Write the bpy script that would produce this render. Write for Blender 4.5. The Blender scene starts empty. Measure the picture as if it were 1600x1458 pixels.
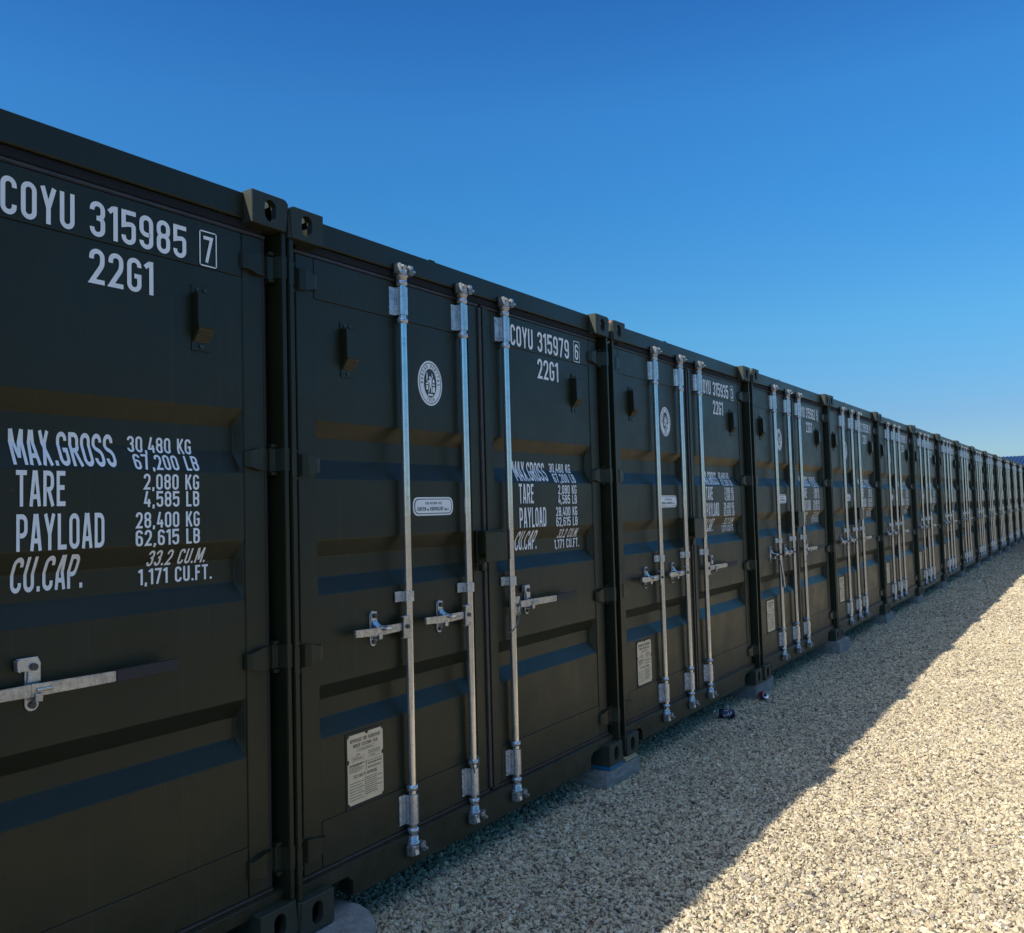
import bpy, bmesh, math, random
import numpy as np
from mathutils import Vector, Matrix

random.seed(7)
sc = bpy.context.scene
col = sc.collection

# ------------------------------------------------------------------ camera
cam_d = bpy.data.cameras.new('camera')
cam = bpy.data.objects.new('camera', cam_d)
col.objects.link(cam)
yaw, pitch, roll = 0.6002182, 0.0493789, -0.0271099
f = Vector((-math.sin(yaw) * math.cos(pitch), math.cos(yaw) * math.cos(pitch), math.sin(pitch)))
r0 = f.cross(Vector((0, 0, 1))).normalized()
u0 = r0.cross(f)
rr = math.cos(roll) * r0 + math.sin(roll) * u0
uu = -math.sin(roll) * r0 + math.cos(roll) * u0
m3 = Matrix((rr, uu, -f)).transposed()
cam.matrix_world = Matrix.Translation((2.37886, -2.117195, 1.464449)) @ m3.to_4x4()
cam_d.sensor_width = 36
cam_d.lens = 1349.336 * 36 / 1600
cam_d.clip_start = 0.05
cam_d.clip_end = 5000
sc.camera = cam

# ------------------------------------------------------------------ light
SUN = Vector((0.366, 1.147, -1.0)).normalized()        # direction the light travels
elev = math.asin(-SUN.z)
azim = math.atan2(-SUN.x, -SUN.y)
world = bpy.data.worlds.new('World')
sc.world = world
world.use_nodes = True
wt = world.node_tree
wt.nodes.clear()
sky = wt.nodes.new('ShaderNodeTexSky')
sky.sky_type = 'NISHITA'
sky.sun_disc = False
sky.sun_elevation = elev
sky.sun_rotation = azim
sky.air_density = 1.0
sky.dust_density = 0.25
sky.ozone_density = 3.0
hs = wt.nodes.new('ShaderNodeHueSaturation')
hs.inputs['Saturation'].default_value = 1.18
hs.inputs['Value'].default_value = 1.0
bg = wt.nodes.new('ShaderNodeBackground')
bg.inputs['Strength'].default_value = 0.12
wo = wt.nodes.new('ShaderNodeOutputWorld')
wt.links.new(sky.outputs[0], hs.inputs['Color'])
# sky tint by elevation: deep azure towards mid sky, clear blue at the horizon
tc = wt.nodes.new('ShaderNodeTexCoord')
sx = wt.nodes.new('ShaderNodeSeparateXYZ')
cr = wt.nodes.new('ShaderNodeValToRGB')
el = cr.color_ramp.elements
tint = [(0.0, (.22, .285, .39)), (.087, (.235, .315, .415)), (.19, (.26, .48, .54)), (.334, (.24, .57, .70)), (.42, (.265, .61, .77)), (.51, (.215, .52, .74)), (.59, (.25, .49, .68)), (.68, (1.2, 1.02, .92)), (.82, (3.9, 2.15, 1.50)), (1.0, (6.6, 3.3, 2.1))]  # unseen sky overhead boosted and warmed to brighten the shaded gravel
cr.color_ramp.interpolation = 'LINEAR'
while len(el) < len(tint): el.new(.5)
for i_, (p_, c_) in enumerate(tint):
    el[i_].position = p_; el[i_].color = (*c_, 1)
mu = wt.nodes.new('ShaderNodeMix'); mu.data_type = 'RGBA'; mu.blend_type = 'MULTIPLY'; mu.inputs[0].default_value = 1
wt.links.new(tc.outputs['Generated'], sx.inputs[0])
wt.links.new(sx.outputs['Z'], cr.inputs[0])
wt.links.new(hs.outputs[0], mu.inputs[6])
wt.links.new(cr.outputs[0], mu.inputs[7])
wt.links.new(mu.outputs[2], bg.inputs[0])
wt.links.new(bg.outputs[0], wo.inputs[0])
sl = bpy.data.lights.new('sun', 'SUN')
sl.energy = 3.05
sl.angle = math.radians(0.5)
sl.color = (1.0, 0.955, 0.87)
so = bpy.data.objects.new('sun', sl)
so.rotation_euler = SUN.to_track_quat('-Z', 'Y').to_euler()
col.objects.link(so)
vs = sc.view_settings
vs.view_transform = 'Standard'
vs.look = 'None'
vs.exposure = 0.9
vs.gamma = 1.0
sc.cycles.max_bounces = 6

# ------------------------------------------------------------------ materials
def mat(name):
    m = bpy.data.materials.new(name)
    m.use_nodes = True
    nt = m.node_tree
    b = nt.nodes['Principled BSDF']
    return m, nt, b

def node(nt, t, **kw):
    n = nt.nodes.new(t)
    for k, v in kw.items():
        setattr(n, k, v)
    return n

def noise(nt, scale, detail=4, rough=.55, vec=None, dist=0.0):
    n = nt.nodes.new('ShaderNodeTexNoise')
    n.inputs['Scale'].default_value = scale
    n.inputs['Detail'].default_value = detail
    n.inputs['Roughness'].default_value = rough
    n.inputs['Distortion'].default_value = dist
    if vec is not None:
        nt.links.new(vec, n.inputs['Vector'])
    return n.outputs['Fac']

def ramp(nt, fac, stops):
    n = nt.nodes.new('ShaderNodeValToRGB')
    e = n.color_ramp.elements
    while len(e) < len(stops):
        e.new(0.5)
    for i, (p, c) in enumerate(stops):
        e[i].position = p
        e[i].color = (*c, 1) if len(c) == 3 else c
    nt.links.new(fac, n.inputs[0])
    return n.outputs[0]

def mixc(nt, fac, a, b, mode='MIX'):
    n = nt.nodes.new('ShaderNodeMix')
    n.data_type = 'RGBA'
    n.blend_type = mode
    for key, v in ((0, fac), (6, a), (7, b)):
        if isinstance(v, (int, float)):
            n.inputs[key].default_value = v
        elif isinstance(v, tuple):
            n.inputs[key].default_value = (*v, 1)
        else:
            nt.links.new(v, n.inputs[key])
    return n.outputs[2]

def bump(nt, b, h, strength, dist):
    n = nt.nodes.new('ShaderNodeBump')
    n.inputs['Strength'].default_value = strength
    n.inputs['Distance'].default_value = dist
    nt.links.new(h, n.inputs['Height'])
    nt.links.new(n.outputs[0], b.inputs['Normal'])

def coords(nt, scale=(1, 1, 1), which='Object'):
    t = nt.nodes.new('ShaderNodeTexCoord')
    mp = nt.nodes.new('ShaderNodeMapping')
    mp.inputs['Scale'].default_value = scale
    nt.links.new(t.outputs[which], mp.inputs[0])
    return mp.outputs[0]

def world_pos(nt, scale=(1, 1, 1)):
    t = nt.nodes.new('ShaderNodeNewGeometry')
    mp = nt.nodes.new('ShaderNodeMapping')
    mp.inputs['Scale'].default_value = scale
    nt.links.new(t.outputs['Position'], mp.inputs[0])
    return mp.outputs[0]

def paint_mat(name='green_paint', k=1.0, rk=1.0, kb=1.0):
    m, nt, b = mat(name)
    v = world_pos(nt)
    vs_ = world_pos(nt, (2.0, 9.0, 0.7))
    streak = noise(nt, 3.0, 6, .65, vs_)
    patch = noise(nt, 1.7, 5, .6, v)
    fine = noise(nt, 60, 3, .6, v)
    base = ramp(nt, patch, [(.3, (.0150 * k, .0180 * k, .0070 * k * kb)), (.7, (.0195 * k, .0225 * k, .0095 * k * kb))])
    dust = ramp(nt, streak, [(.52, (0, 0, 0)), (.78, (.22, .22, .22))])
    c = mixc(nt, dust, base, (.032, .031, .023))
    sp = noise(nt, 190, 2, .5, v)
    chips = ramp(nt, sp, [(.80, (0, 0, 0)), (.83, (1, 1, 1))])
    c = mixc(nt, chips, c, (.12, .12, .11))
    # fine vertical run marks and scratches
    run = ramp(nt, noise(nt, 1.0, 3, .6, world_pos(nt, (40, 55, .8))), [(.60, (0, 0, 0)), (.72, (.30,) * 3)])
    c = mixc(nt, run, c, (.042, .041, .032))
    # dust splashed up from the ground
    sz = nt.nodes.new('ShaderNodeSeparateXYZ'); nt.links.new(v, sz.inputs[0])
    mr = nt.nodes.new('ShaderNodeMapRange'); mr.inputs['From Min'].default_value = .75; mr.inputs['From Max'].default_value = 0
    nt.links.new(sz.outputs['Z'], mr.inputs['Value'])
    sq = nt.nodes.new('ShaderNodeMath'); sq.operation = 'POWER'; sq.inputs[1].default_value = 2.2
    nt.links.new(mr.outputs[0], sq.inputs[0])
    dn = nt.nodes.new('ShaderNodeMath'); dn.operation = 'MULTIPLY'
    nt.links.new(sq.outputs[0], dn.inputs[0])
    nt.links.new(ramp(nt, noise(nt, 9, 7, .7, v), [(.38, (0, 0, 0)), (.75, (.55,) * 3)]), dn.inputs[1])
    c = mixc(nt, dn.outputs[0], c, (.085, .075, .058))
    # small rust blooms
    rb = ramp(nt, noise(nt, 23, 2, .5, v), [(.765, (0, 0, 0)), (.80, (.8,) * 3)])
    c = mixc(nt, rb, c, (.070, .030, .014))
    nt.links.new(c, b.inputs['Base Color'])
    rg = ramp(nt, noise(nt, 5, 5, .65, v), [(.3, (.33 * rk,) * 3), (.75, (.47 * rk,) * 3)])
    nt.links.new(rg, b.inputs['Roughness'])
    b.inputs['Specular IOR Level'].default_value = .40
    h = nt.nodes.new('ShaderNodeMath'); h.operation = 'MULTIPLY_ADD'
    nt.links.new(noise(nt, 7, 2, .5, v), h.inputs[0])
    h.inputs[1].default_value = 3.0
    nt.links.new(fine, h.inputs[2])
    bump(nt, b, h.outputs[0], .25, .0022)
    return m

def steel_mat(name='galvanised_steel', lo=(.50, .52, .54), hi=(.70, .72, .74), r0=.16, r1=.36, bs=.12, mt=.72):
    m, nt, b = mat(name)
    v = world_pos(nt)
    n1 = noise(nt, 28, 6, .7, v)
    c = ramp(nt, n1, [(.3, lo), (.65, hi)])
    sp = ramp(nt, noise(nt, 90, 3, .6, v), [(.62, (0, 0, 0)), (.72, (.5, .5, .5))])
    c = mixc(nt, sp, c, (.20, .18, .155))
    nt.links.new(c, b.inputs['Base Color'])
    b.inputs['Metallic'].default_value = mt
    rg = ramp(nt, noise(nt, 40, 5, .7, v), [(.3, (r0,) * 3), (.7, (r1,) * 3)])
    nt.links.new(rg, b.inputs['Roughness'])
    if bs: bump(nt, b, noise(nt, 150, 3, .6, v), bs, .0005)
    return m

def plain_mat(name, c, rough=.6, var=.15, scale=30, metallic=0.0, bmp=.1):
    m, nt, b = mat(name)
    v = world_pos(nt)
    n1 = noise(nt, scale, 5, .65, v)
    lo = tuple(x * (1 - var) for x in c)
    hi = tuple(min(1, x * (1 + var)) for x in c)
    nt.links.new(ramp(nt, n1, [(.3, lo), (.7, hi)]), b.inputs['Base Color'])
    b.inputs['Roughness'].default_value = rough
    b.inputs['Metallic'].default_value = metallic
    if bmp:
        bump(nt, b, n1, bmp, .003)
    return m

PAINT = paint_mat()
PAINTC = paint_mat('scuffed_green_paint', 1.8, 1.3, 1.6)
STEEL = steel_mat()
CAST = steel_mat('cast_steel', (.34, .34, .34), (.66, .64, .60), .16, .42)
RODM = steel_mat('galvanised_tube', (.62, .63, .63), (.76, .77, .77), .07, .17, 0, .88)
BOLT = plain_mat('dull_bolt', (.09, .09, .09), .5, .3, 80, .7)
HOLE = plain_mat('dark_hole', (.01, .01, .01), .8, .1, 30, 0, 0)
RUBBER = plain_mat('black_rubber', (.028, .024, .024), .62, .2, 60)
SEALM = plain_mat('matt_black_seal', (.007, .007, .009), .85, .2, 60)
GASKET = plain_mat('weathered_gasket', (.050, .042, .040), .5, .3, 25)
DECAL = plain_mat('white_decal', (.96, .95, .93), .38, .05, 14, 0, 0)
DECALDARK = plain_mat('dark_print', (.035, .04, .042), .5, .1, 30, 0, 0)
PLATE = plain_mat('approval_plate_metal', (.95, .67, .40), .45, .10, 18, 0, 0)
PRINT = plain_mat('plate_print', (.12, .095, .075), .6, .1, 30, 0, 0)
PLATEBACK = plain_mat('plate_backing', (.014, .011, .011), .5, .2, 30)
GRILLE = plain_mat('grille_plastic', (.13, .11, .065), .45, .15, 60)
RUST = plain_mat('scraped_primer', (.30, .085, .05), .7, .5, 60)
WIRE = steel_mat('braided_wire', (.10, .10, .10), (.28, .28, .27), .45, .65)
SHIMW = plain_mat('pale_timber', (.42, .33, .19), .8, .2, 50)
SHIMB = plain_mat('blue_plastic', (.015, .16, .30), .45, .15, 30)

def concrete_mat():
    m, nt, b = mat('concrete')
    v = world_pos(nt)
    c = ramp(nt, noise(nt, 14, 8, .7, v), [(.3, (.20, .19, .17)), (.5, (.31, .295, .265)), (.72, (.42, .40, .36))])
    d = ramp(nt, noise(nt, 140, 3, .6, v), [(.35, (.55,) * 3), (.6, (1, 1, 1))])
    nt.links.new(mixc(nt, .8, c, d, 'MULTIPLY'), b.inputs['Base Color'])
    b.inputs['Roughness'].default_value = .92
    bump(nt, b, noise(nt, 110, 5, .7, v), .7, .004)
    return m
CONC = concrete_mat()

STONE_STOPS = [(.0, (.12, .10, .08)), (.09, (.28, .22, .145)), (.24, (.50, .41, .26)), (.5, (.64, .545, .345)),
               (.74, (.74, .645, .44)), (.86, (.60, .45, .29)), (.93, (.34, .29, .24)), (1.0, (.86, .79, .60))]

def stone_mat():
    m, nt, b = mat('limestone_chip')
    oi = nt.nodes.new('ShaderNodeObjectInfo')
    c = ramp(nt, oi.outputs['Random'], STONE_STOPS)
    v = world_pos(nt)
    n1 = ramp(nt, noise(nt, 160, 3, .6, v), [(.3, (.78,) * 3), (.65, (1.06,) * 3)])
    c = mixc(nt, 1.0, c, n1, 'MULTIPLY')
    big = ramp(nt, noise(nt, 1.6, 4, .6, v), [(.3, (.88, .87, .86)), (.7, (1.04, 1.03, 1.0))])
    c = mixc(nt, 1.0, c, big, 'MULTIPLY')
    nt.links.new(c, b.inputs['Base Color'])
    b.inputs['Roughness'].default_value = .85
    return m
STONE = stone_mat()

def ground_mat():
    m, nt, b = mat('gravel_bed')
    v = world_pos(nt)
    vo = nt.nodes.new('ShaderNodeTexVoronoi')
    vo.inputs['Scale'].default_value = 62
    nt.links.new(v, vo.inputs['Vector'])
    sep = nt.nodes.new('ShaderNodeSeparateColor')
    nt.links.new(vo.outputs['Color'], sep.inputs[0])
    c = ramp(nt, sep.outputs[0], STONE_STOPS)
    edge = ramp(nt, vo.outputs['Distance'], [(.0, (.95, .95, .93)), (.32, (.78, .75, .70)), (.58, (.20, .17, .13))])
    c = mixc(nt, 1.0, c, edge, 'MULTIPLY')
    nt.links.new(c, b.inputs['Base Color'])
    b.inputs['Roughness'].default_value = .9
    inv = nt.nodes.new('ShaderNodeMath'); inv.operation = 'SUBTRACT'
    inv.inputs[0].default_value = 1
    nt.links.new(vo.outputs['Distance'], inv.inputs[1])
    bump(nt, b, inv.outputs[0], .9, .012)
    return m
GROUND = ground_mat()

# ------------------------------------------------------------------ mesh helpers
class MB:
    def __init__(s):
        s.v = []; s.f = []; s.mi = []; s.mats = []; s.sm = []
    def m(s, material):
        if material not in s.mats:
            s.mats.append(material)
        return s.mats.index(material)
    def add(s, vs, fs, material=None, smooth=False):
        o = len(s.v)
        s.v += [tuple(p) for p in vs]
        k = s.m(material) if material else 0
        for q in fs:
            s.f.append([i + o for i in q]); s.mi.append(k); s.sm.append(smooth)
        return s
    def bm(s, b, material=None, smooth=False):
        b.verts.index_update()
        s.add([v.co[:] for v in b.verts], [[v.index for v in f_.verts] for f_ in b.faces], material, smooth)
        b.free()
        return s
    def box(s, x0, x1, y0, y1, z0, z1, material=None, bev=0.0015, seg=1):
        b = bmesh.new()
        bmesh.ops.create_cube(b, size=1)
        for v in b.verts:
            v.co = Vector(((x0 + x1) / 2 + v.co.x * (x1 - x0), (y0 + y1) / 2 + v.co.y * (y1 - y0), (z0 + z1) / 2 + v.co.z * (z1 - z0)))
        if bev:
            bev = min(bev, .45 * min(abs(x1 - x0), abs(y1 - y0), abs(z1 - z0)))
            bmesh.ops.bevel(b, geom=b.edges[:], offset=bev, segments=seg, affect='EDGES')
        return s.bm(b, material)
    def prism(s, poly, axis, lo, hi, material=None, bev=0, smooth=False):
        """poly: 2d points; axis: extruded axis; 2d order = remaining axes in xyz order"""
        def P(a, c, t):
            return {0: (t, a, c), 1: (a, t, c), 2: (a, c, t)}[axis]
        n = len(poly)
        b = bmesh.new()
        A = [b.verts.new(P(*p, lo)) for p in poly]
        B = [b.verts.new(P(*p, hi)) for p in poly]
        b.faces.new(A); b.faces.new(B[::-1])
        for i in range(n):
            j = (i + 1) % n
            b.faces.new((A[i], B[i], B[j], A[j]))
        bmesh.ops.recalc_face_normals(b, faces=b.faces[:])
        if bev:
            bmesh.ops.bevel(b, geom=b.edges[:], offset=bev, segments=1, affect='EDGES')
        return s.bm(b, material, smooth)
    def cyl(s, p0, p1, r, n=16, material=None, r1=None, caps=True):
        p0 = Vector(p0); p1 = Vector(p1); d = (p1 - p0)
        q = d.to_track_quat('Z', 'Y')
        r1 = r if r1 is None else r1
        ring = lambda p, r_: [p + q @ Vector((r_ * math.cos(2 * math.pi * i / n), r_ * math.sin(2 * math.pi * i / n), 0)) for i in range(n)]
        vs_ = ring(p0, r) + ring(p1, r1)
        fs = [(i, (i + 1) % n, n + (i + 1) % n, n + i) for i in range(n)]
        s.add(vs_, fs, material, True)
        if caps:
            s.add(vs_, [tuple(range(n))[::-1], tuple(range(n, 2 * n))], material, False)
        return s
    def lathe(s, prof, c, n=16, material=None, axis='Z'):
        """prof: (r, t) along axis from c"""
        vs_ = []
        for r_, t in prof:
            for i in range(n):
                a = 2 * math.pi * i / n
                vs_.append((c[0] + r_ * math.cos(a), c[1] + r_ * math.sin(a), c[2] + t))
        fs = []
        for k in range(len(prof) - 1):
            for i in range(n):
                j = (i + 1) % n
                fs.append((k * n + i, k * n + j, (k + 1) * n + j, (k + 1) * n + i))
        fs.append(tuple(range(n))[::-1]); fs.append(tuple(range((len(prof) - 1) * n, len(prof) * n)))
        return s.add(vs_, fs, material, True)
    def tube(s, pts, r, n=8, material=None):
        pts = [Vector(p) for p in pts]
        rings = []
        for i, p in enumerate(pts):
            t = (pts[min(i + 1, len(pts) - 1)] - pts[max(i - 1, 0)]).normalized()
            q = t.to_track_quat('Z', 'Y')
            rings.append([p + q @ Vector((r * math.cos(2 * math.pi * k / n), r * math.sin(2 * math.pi * k / n), 0)) for k in range(n)])
        vs_ = [v for R_ in rings for v in R_]
        fs = []
        for i in range(len(pts) - 1):
            for k in range(n):
                j = (k + 1) % n
                fs.append((i * n + k, i * n + j, (i + 1) * n + j, (i + 1) * n + k))
        fs.append(tuple(range(n))[::-1]); fs.append(tuple(range((len(pts) - 1) * n, len(pts) * n)))
        return s.add(vs_, fs, material, True)
    def xf(s, fn):
        s.v = [tuple(fn(Vector(p))) for p in s.v]
        return s
    def mesh(s, name, default=None):
        me = bpy.data.meshes.new(name)
        me.from_pydata(s.v, [], s.f)
        for m_ in (s.mats or [default]):
            me.materials.append(m_)
        me.polygons.foreach_set('material_index', s.mi)
        me.polygons.foreach_set('use_smooth', s.sm)
        me.update()
        return me
    def build(s, name, parent=None, default=None):
        o = bpy.data.objects.new(name, s.mesh(name, default))
        col.objects.link(o)
        if parent:
            o.parent = parent
        return o

def tag(o, label=None, cat=None, group=None, kind=None):
    for k, v in (('label', label), ('category', cat), ('group', group), ('kind', kind)):
        if v:
            o[k] = v
    return o

def empty(name, loc=(0, 0, 0)):
    o = bpy.data.objects.new(name, None)
    o.empty_display_size = .2
    o.location = loc
    col.objects.link(o)
    return o

def mirror_mesh(me, name):
    """mirror about the container's middle plane"""
    n = me.copy(); n.name = name
    for v in n.vertices:
        v.co.y = W - v.co.y
    n.flip_normals()
    return n

# ------------------------------------------------------------------ container dimensions
W, H, L = 2.438, 2.591, 6.058
CW, CH, CD = .162, .118, .178
XD = -.058          # door frame face
XP = -.062          # door sheet face
DEPTH = .036
BANDS = [(1.823, 1.763, 1.677, 1.604), (1.373, 1.308, 1.230, 1.167), (.833, .774, .704, .637)]
LP = (.163, 1.120)       # left door sheet extent in y
RP = (1.308, 2.275)

def z_depth(z):
    for a, b, c, d in BANDS:
        if d < z < a:
            if z > b: return DEPTH * (a - z) / (a - b)
            if z > c: return DEPTH
            return DEPTH * (z - d) / (c - d)
    return 0.0

def end_depth(y):
    for a, b in (LP, RP):
        if a <= y <= b:
            return DEPTH * min(1, (y - a - .003) / .014, (b - .003 - y) / .014)
    return 0.0

def sheet_x(y, z):
    if z > 2.2875: return XD
    return XP - max(0, min(z_depth(z), end_depth(y)))

def sheet_bm(y0, y1, z0, z1):
    b = bmesh.new()
    ys = [y0, y0 + .003, y0 + .017, y1 - .017, y1 - .003, y1]
    zs = sorted([z0, z1] + [z for B in BANDS for z in B])
    g = [[b.verts.new((sheet_x(y, z), y, z)) for z in zs] for y in ys]
    for i in range(len(ys) - 1):
        for j in range(len(zs) - 1):
            q = [g[i][j], g[i + 1][j], g[i + 1][j + 1], g[i][j + 1]]
            xs = [v.co.x for v in q]
            odd = [k for k in range(4) if abs(xs[k] - sorted(xs)[1 if sorted(xs)[0] < sorted(xs)[1] - 1e-5 else 2]) > 1e-4]
            if len(odd) == 1:      # recess corner: fold along the diagonal through the odd vertex's neighbours
                k = odd[0]
                b.faces.new((q[k], q[(k + 1) % 4], q[(k + 2) % 4])); b.faces.new((q[k], q[(k + 2) % 4], q[(k + 3) % 4]))
            else:
                b.faces.new(q)
    bmesh.ops.recalc_face_normals(b, faces=b.faces[:])
    sharp = [e for e in b.edges if len(e.link_faces) == 2 and e.calc_face_angle(0) > .2]
    bmesh.ops.bevel(b, geom=sharp, offset=.0035, segments=2, affect='EDGES')
    b.normal_update()
    if sum(f_.normal.x for f_ in b.faces) < 0:
        bmesh.ops.reverse_faces(b, faces=b.faces[:])
    return b

# ------------------------------------------------------------------ stroke lettering
T_ = .135
def glyph(ch):
    t = T_; a = t / 2
    w = {'I': .16, '1': .27, '.': .16, ',': .16, ' ': .26, 'M': .60, 'W': .6, "'": .14, '-': .3, '/': .34, 'L': .38, 'E': .38, 'F': .36, 'T': .44}.get(ch, .45)
    l, r, b_, tp, m = a, w - a, a, 1 - a, .5
    c = w / 2
    R = .16
    S = {
     '0': [([(l, m), (l, tp, R), (r, tp, R), (r, b_, R), (l, b_, R)], 1)],
     '1': [([(w - a - .0, 0), (w - a - .0, 1)], 0), ([(0.0, .80), (w - t * .9, .96 - a * .3)], 0)],
     '2': [([(l, .70), (l, tp, R), (r, tp, R), (r, .56, .1), (l + .01, b_), (w, b_)], 0)],
     '3': [([(l, .74), (l, tp, R), (r, tp, R), (r, .53, .14), (c - .03, .53)], 0), ([(c, .53), (r, .53, .12), (r, b_, R), (l, b_, R), (l, .26)], 0)],
     '4': [([(r - .05, 0), (r - .05, .5)], 0), ([(c, 1), (l + .0, .27), (w, .27)], 0)],
     '5': [([(w, tp), (l, tp), (l, .55), (c, .60, .1), (r, .60, .14), (r, b_, R), (l, b_, R), (l, .26)], 0)],
     '6': [([(r, .76), (r, tp, R), (l, tp, R), (l, b_, R), (r, b_, R), (r, .57, R), (l + .04, .57)], 0)],
     '7': [([(0, tp), (r, tp), (.14, 0)], 0)],
     '8': [([(l, .76), (l, tp, R), (r, tp, R), (r, .53, .14), (l, .53, .14)], 1), ([(l, .3), (l, .53, .14), (r, .53, .14), (r, b_, R), (l, b_, R)], 1)],
     '9': [([(l, .24), (l, b_, R), (r, b_, R), (r, tp, R), (l, tp, R), (l, .43, R), (r - .04, .43)], 0)],
     'A': [([(a * .8, 0), (c - .03, 1)], 0), ([(w - a * .8, 0), (c + .03, 1)], 0), ([(.12, .27), (w - .12, .27)], 0)],
     'B': [([(l, b_), (l, tp), (r, tp, R), (r, .53, .14), (l + .05, .53)], 0), ([(l + .05, .53), (r, .53, .14), (r, b_, R), (l, b_)], 0)],
     'C': [([(r, .72), (r, tp, R), (l, tp, R), (l, b_, R), (r, b_, R), (r, .28)], 0)],
     'D': [([(l, m), (l, tp), (r, tp, R), (r, b_, R), (l, b_)], 1)],
     'E': [([(w, tp), (l, tp), (l, b_), (w, b_)], 0), ([(l, .53), (w - .04, .53)], 0)],
     'F': [([(w, tp), (l, tp), (l, 0)], 0), ([(l, .53), (w - .04, .53)], 0)],
     'G': [([(r, .74), (r, tp, R), (l, tp, R), (l, b_, R), (r, b_, R), (r, .47), (c, .47)], 0)],
     'H': [([(l, 0), (l, 1)], 0), ([(r, 0), (r, 1)], 0), ([(l, m), (r, m)], 0)],
     'I': [([(c, 0), (c, 1)], 0)],
     'K': [([(l, 0), (l, 1)], 0), ([(r + .02, 1), (l + .05, .42)], 0), ([(c - .03, .56), (r + .03, 0)], 0)],
     'L': [([(l, 1), (l, b_), (w, b_)], 0)],
     'M': [([(l, 0), (l, 1)], 0), ([(r, 0), (r, 1)], 0), ([(l + .02, 1), (c, .2)], 0), ([(r - .02, 1), (c, .2)], 0)],
     'N': [([(l, 0), (l, 1)], 0), ([(r, 0), (r, 1)], 0), ([(l + .02, 1), (r - .02, 0)], 0)],
     'O': [([(l, m), (l, tp, R), (r, tp, R), (r, b_, R), (l, b_, R)], 1)],
     'P': [([(l, 0), (l, tp), (r, tp, R), (r, .42, R), (l + .05, .42)], 0)],
     'Q': [([(l, m), (l, tp, R), (r, tp, R), (r, b_, R), (l, b_, R)], 1), ([(c, .25), (r + .03, 0)], 0)],
     'R': [([(l, 0), (l, tp), (r, tp, R), (r, .47, R), (l + .05, .47)], 0), ([(c, .47), (r + .02, 0)], 0)],
     'S': [([(r, .74), (r, tp, R), (l, tp, R), (l, .58, .12), (r, .44, .12), (r, b_, R), (l, b_, R), (l, .26)], 0)],
     'T': [([(0, tp), (w, tp)], 0), ([(c, tp), (c, 0)], 0)],
     'U': [([(l, 1), (l, b_, R), (r, b_, R), (r, 1)], 0)],
     'V': [([(a * .8, 1), (c - .03, 0)], 0), ([(w - a * .8, 1), (c + .03, 0)], 0)],
     'X': [([(a, 0), (w - a, 1)], 0), ([(a, 1), (w - a, 0)], 0)],
     'Y': [([(a * .8, 1), (c, .44)], 0), ([(w - a * .8, 1), (c, .44)], 0), ([(c, .48), (c, 0)], 0)],
     '.': [([(c, 0), (c, .15)], 0)],
     ',': [([(c + .01, .15), (c - .02, -.1)], 0)],
     "'": [([(c, 1), (c, .8)], 0)],
     '-': [([(.02, m), (w - .02, m)], 0)],
     '/': [([(.03, 0), (w - .03, 1)], 0)],
     ' ': [],
    }.get(ch, [])
    return S, w

def round_path(pts, closed):
    out = []
    n = len(pts)
    for i, p in enumerate(pts):
        if len(p) == 2 or (not closed and i in (0, n - 1)):
            out.append(Vector(p[:2])); continue
        P = Vector(p[:2]); A = Vector(pts[i - 1][:2]); B = Vector(pts[(i + 1) % n][:2])
        da = (A - P); db = (B - P)
        rad = min(p[2], da.length * .5 if len(pts[i - 1]) == 3 else da.length * .98, db.length * .5 if len(pts[(i + 1) % n]) == 3 else db.length * .98)
        s0 = P + da.normalized() * rad; s1 = P + db.normalized() * rad
        for k in range(6):
            t = k / 5
            out.append((1 - t) ** 2 * s0 + 2 * t * (1 - t) * P * 1.0 + t * t * s1 if False else
                       P + (s0 - P) * (1 - math.sin(t * math.pi / 2)) + (s1 - P) * (1 - math.cos(t * math.pi / 2)))
    res = [out[0]]
    for p in out[1:]:
        if (p - res[-1]).length > 1e-4:
            res.append(p)
    return res

def stroke_faces(pts, closed, t):
    n = len(pts)
    Lv, Rv = [], []
    for i, p in enumerate(pts):
        if closed:
            a = (p - pts[i - 1]).normalized(); b = (pts[(i + 1) % n] - p).normalized()
        else:
            a = (p - pts[i - 1]).normalized() if i else (pts[1] - p).normalized()
            b = (pts[i + 1] - p).normalized() if i < n - 1 else a
        na = Vector((-a.y, a.x)); nb = Vector((-b.y, b.x))
        mdir = na + nb
        if mdir.length < 1e-6: mdir = na
        mdir.normalize()
        k = min(1 / max(.3, mdir.dot(na)), 2.2)
        Lv.append(p + mdir * t / 2 * k); Rv.append(p - mdir * t / 2 * k)
    quads = []
    for i in range(n if closed else n - 1):
        j = (i + 1) % n
        quads.append((Rv[i], Rv[j], Lv[j], Lv[i]))
    return quads

def text_polys(s, gap=.115, tw=None):
    x = 0; polys = []; li = 0
    for ch in s:
        S, w = glyph(ch)
        for k, (pts, closed) in enumerate(S):
            for q in stroke_faces(round_path(pts, closed), closed, tw or T_):
                polys.append(([(p.x + x, p.y) for p in q], k))
        x += w + gap
    return polys, x - gap

def put_text(polys_out, s, y0, y1, z0, z1, gap=.115, tw=None, right=False):
    P, wid = text_polys(s, gap, tw)
    sx = (y1 - y0) / wid
    for q, k in P:
        polys_out.append(([(y0 + px * sx, z0 + pz * (z1 - z0)) for px, pz in q], k))

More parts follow.
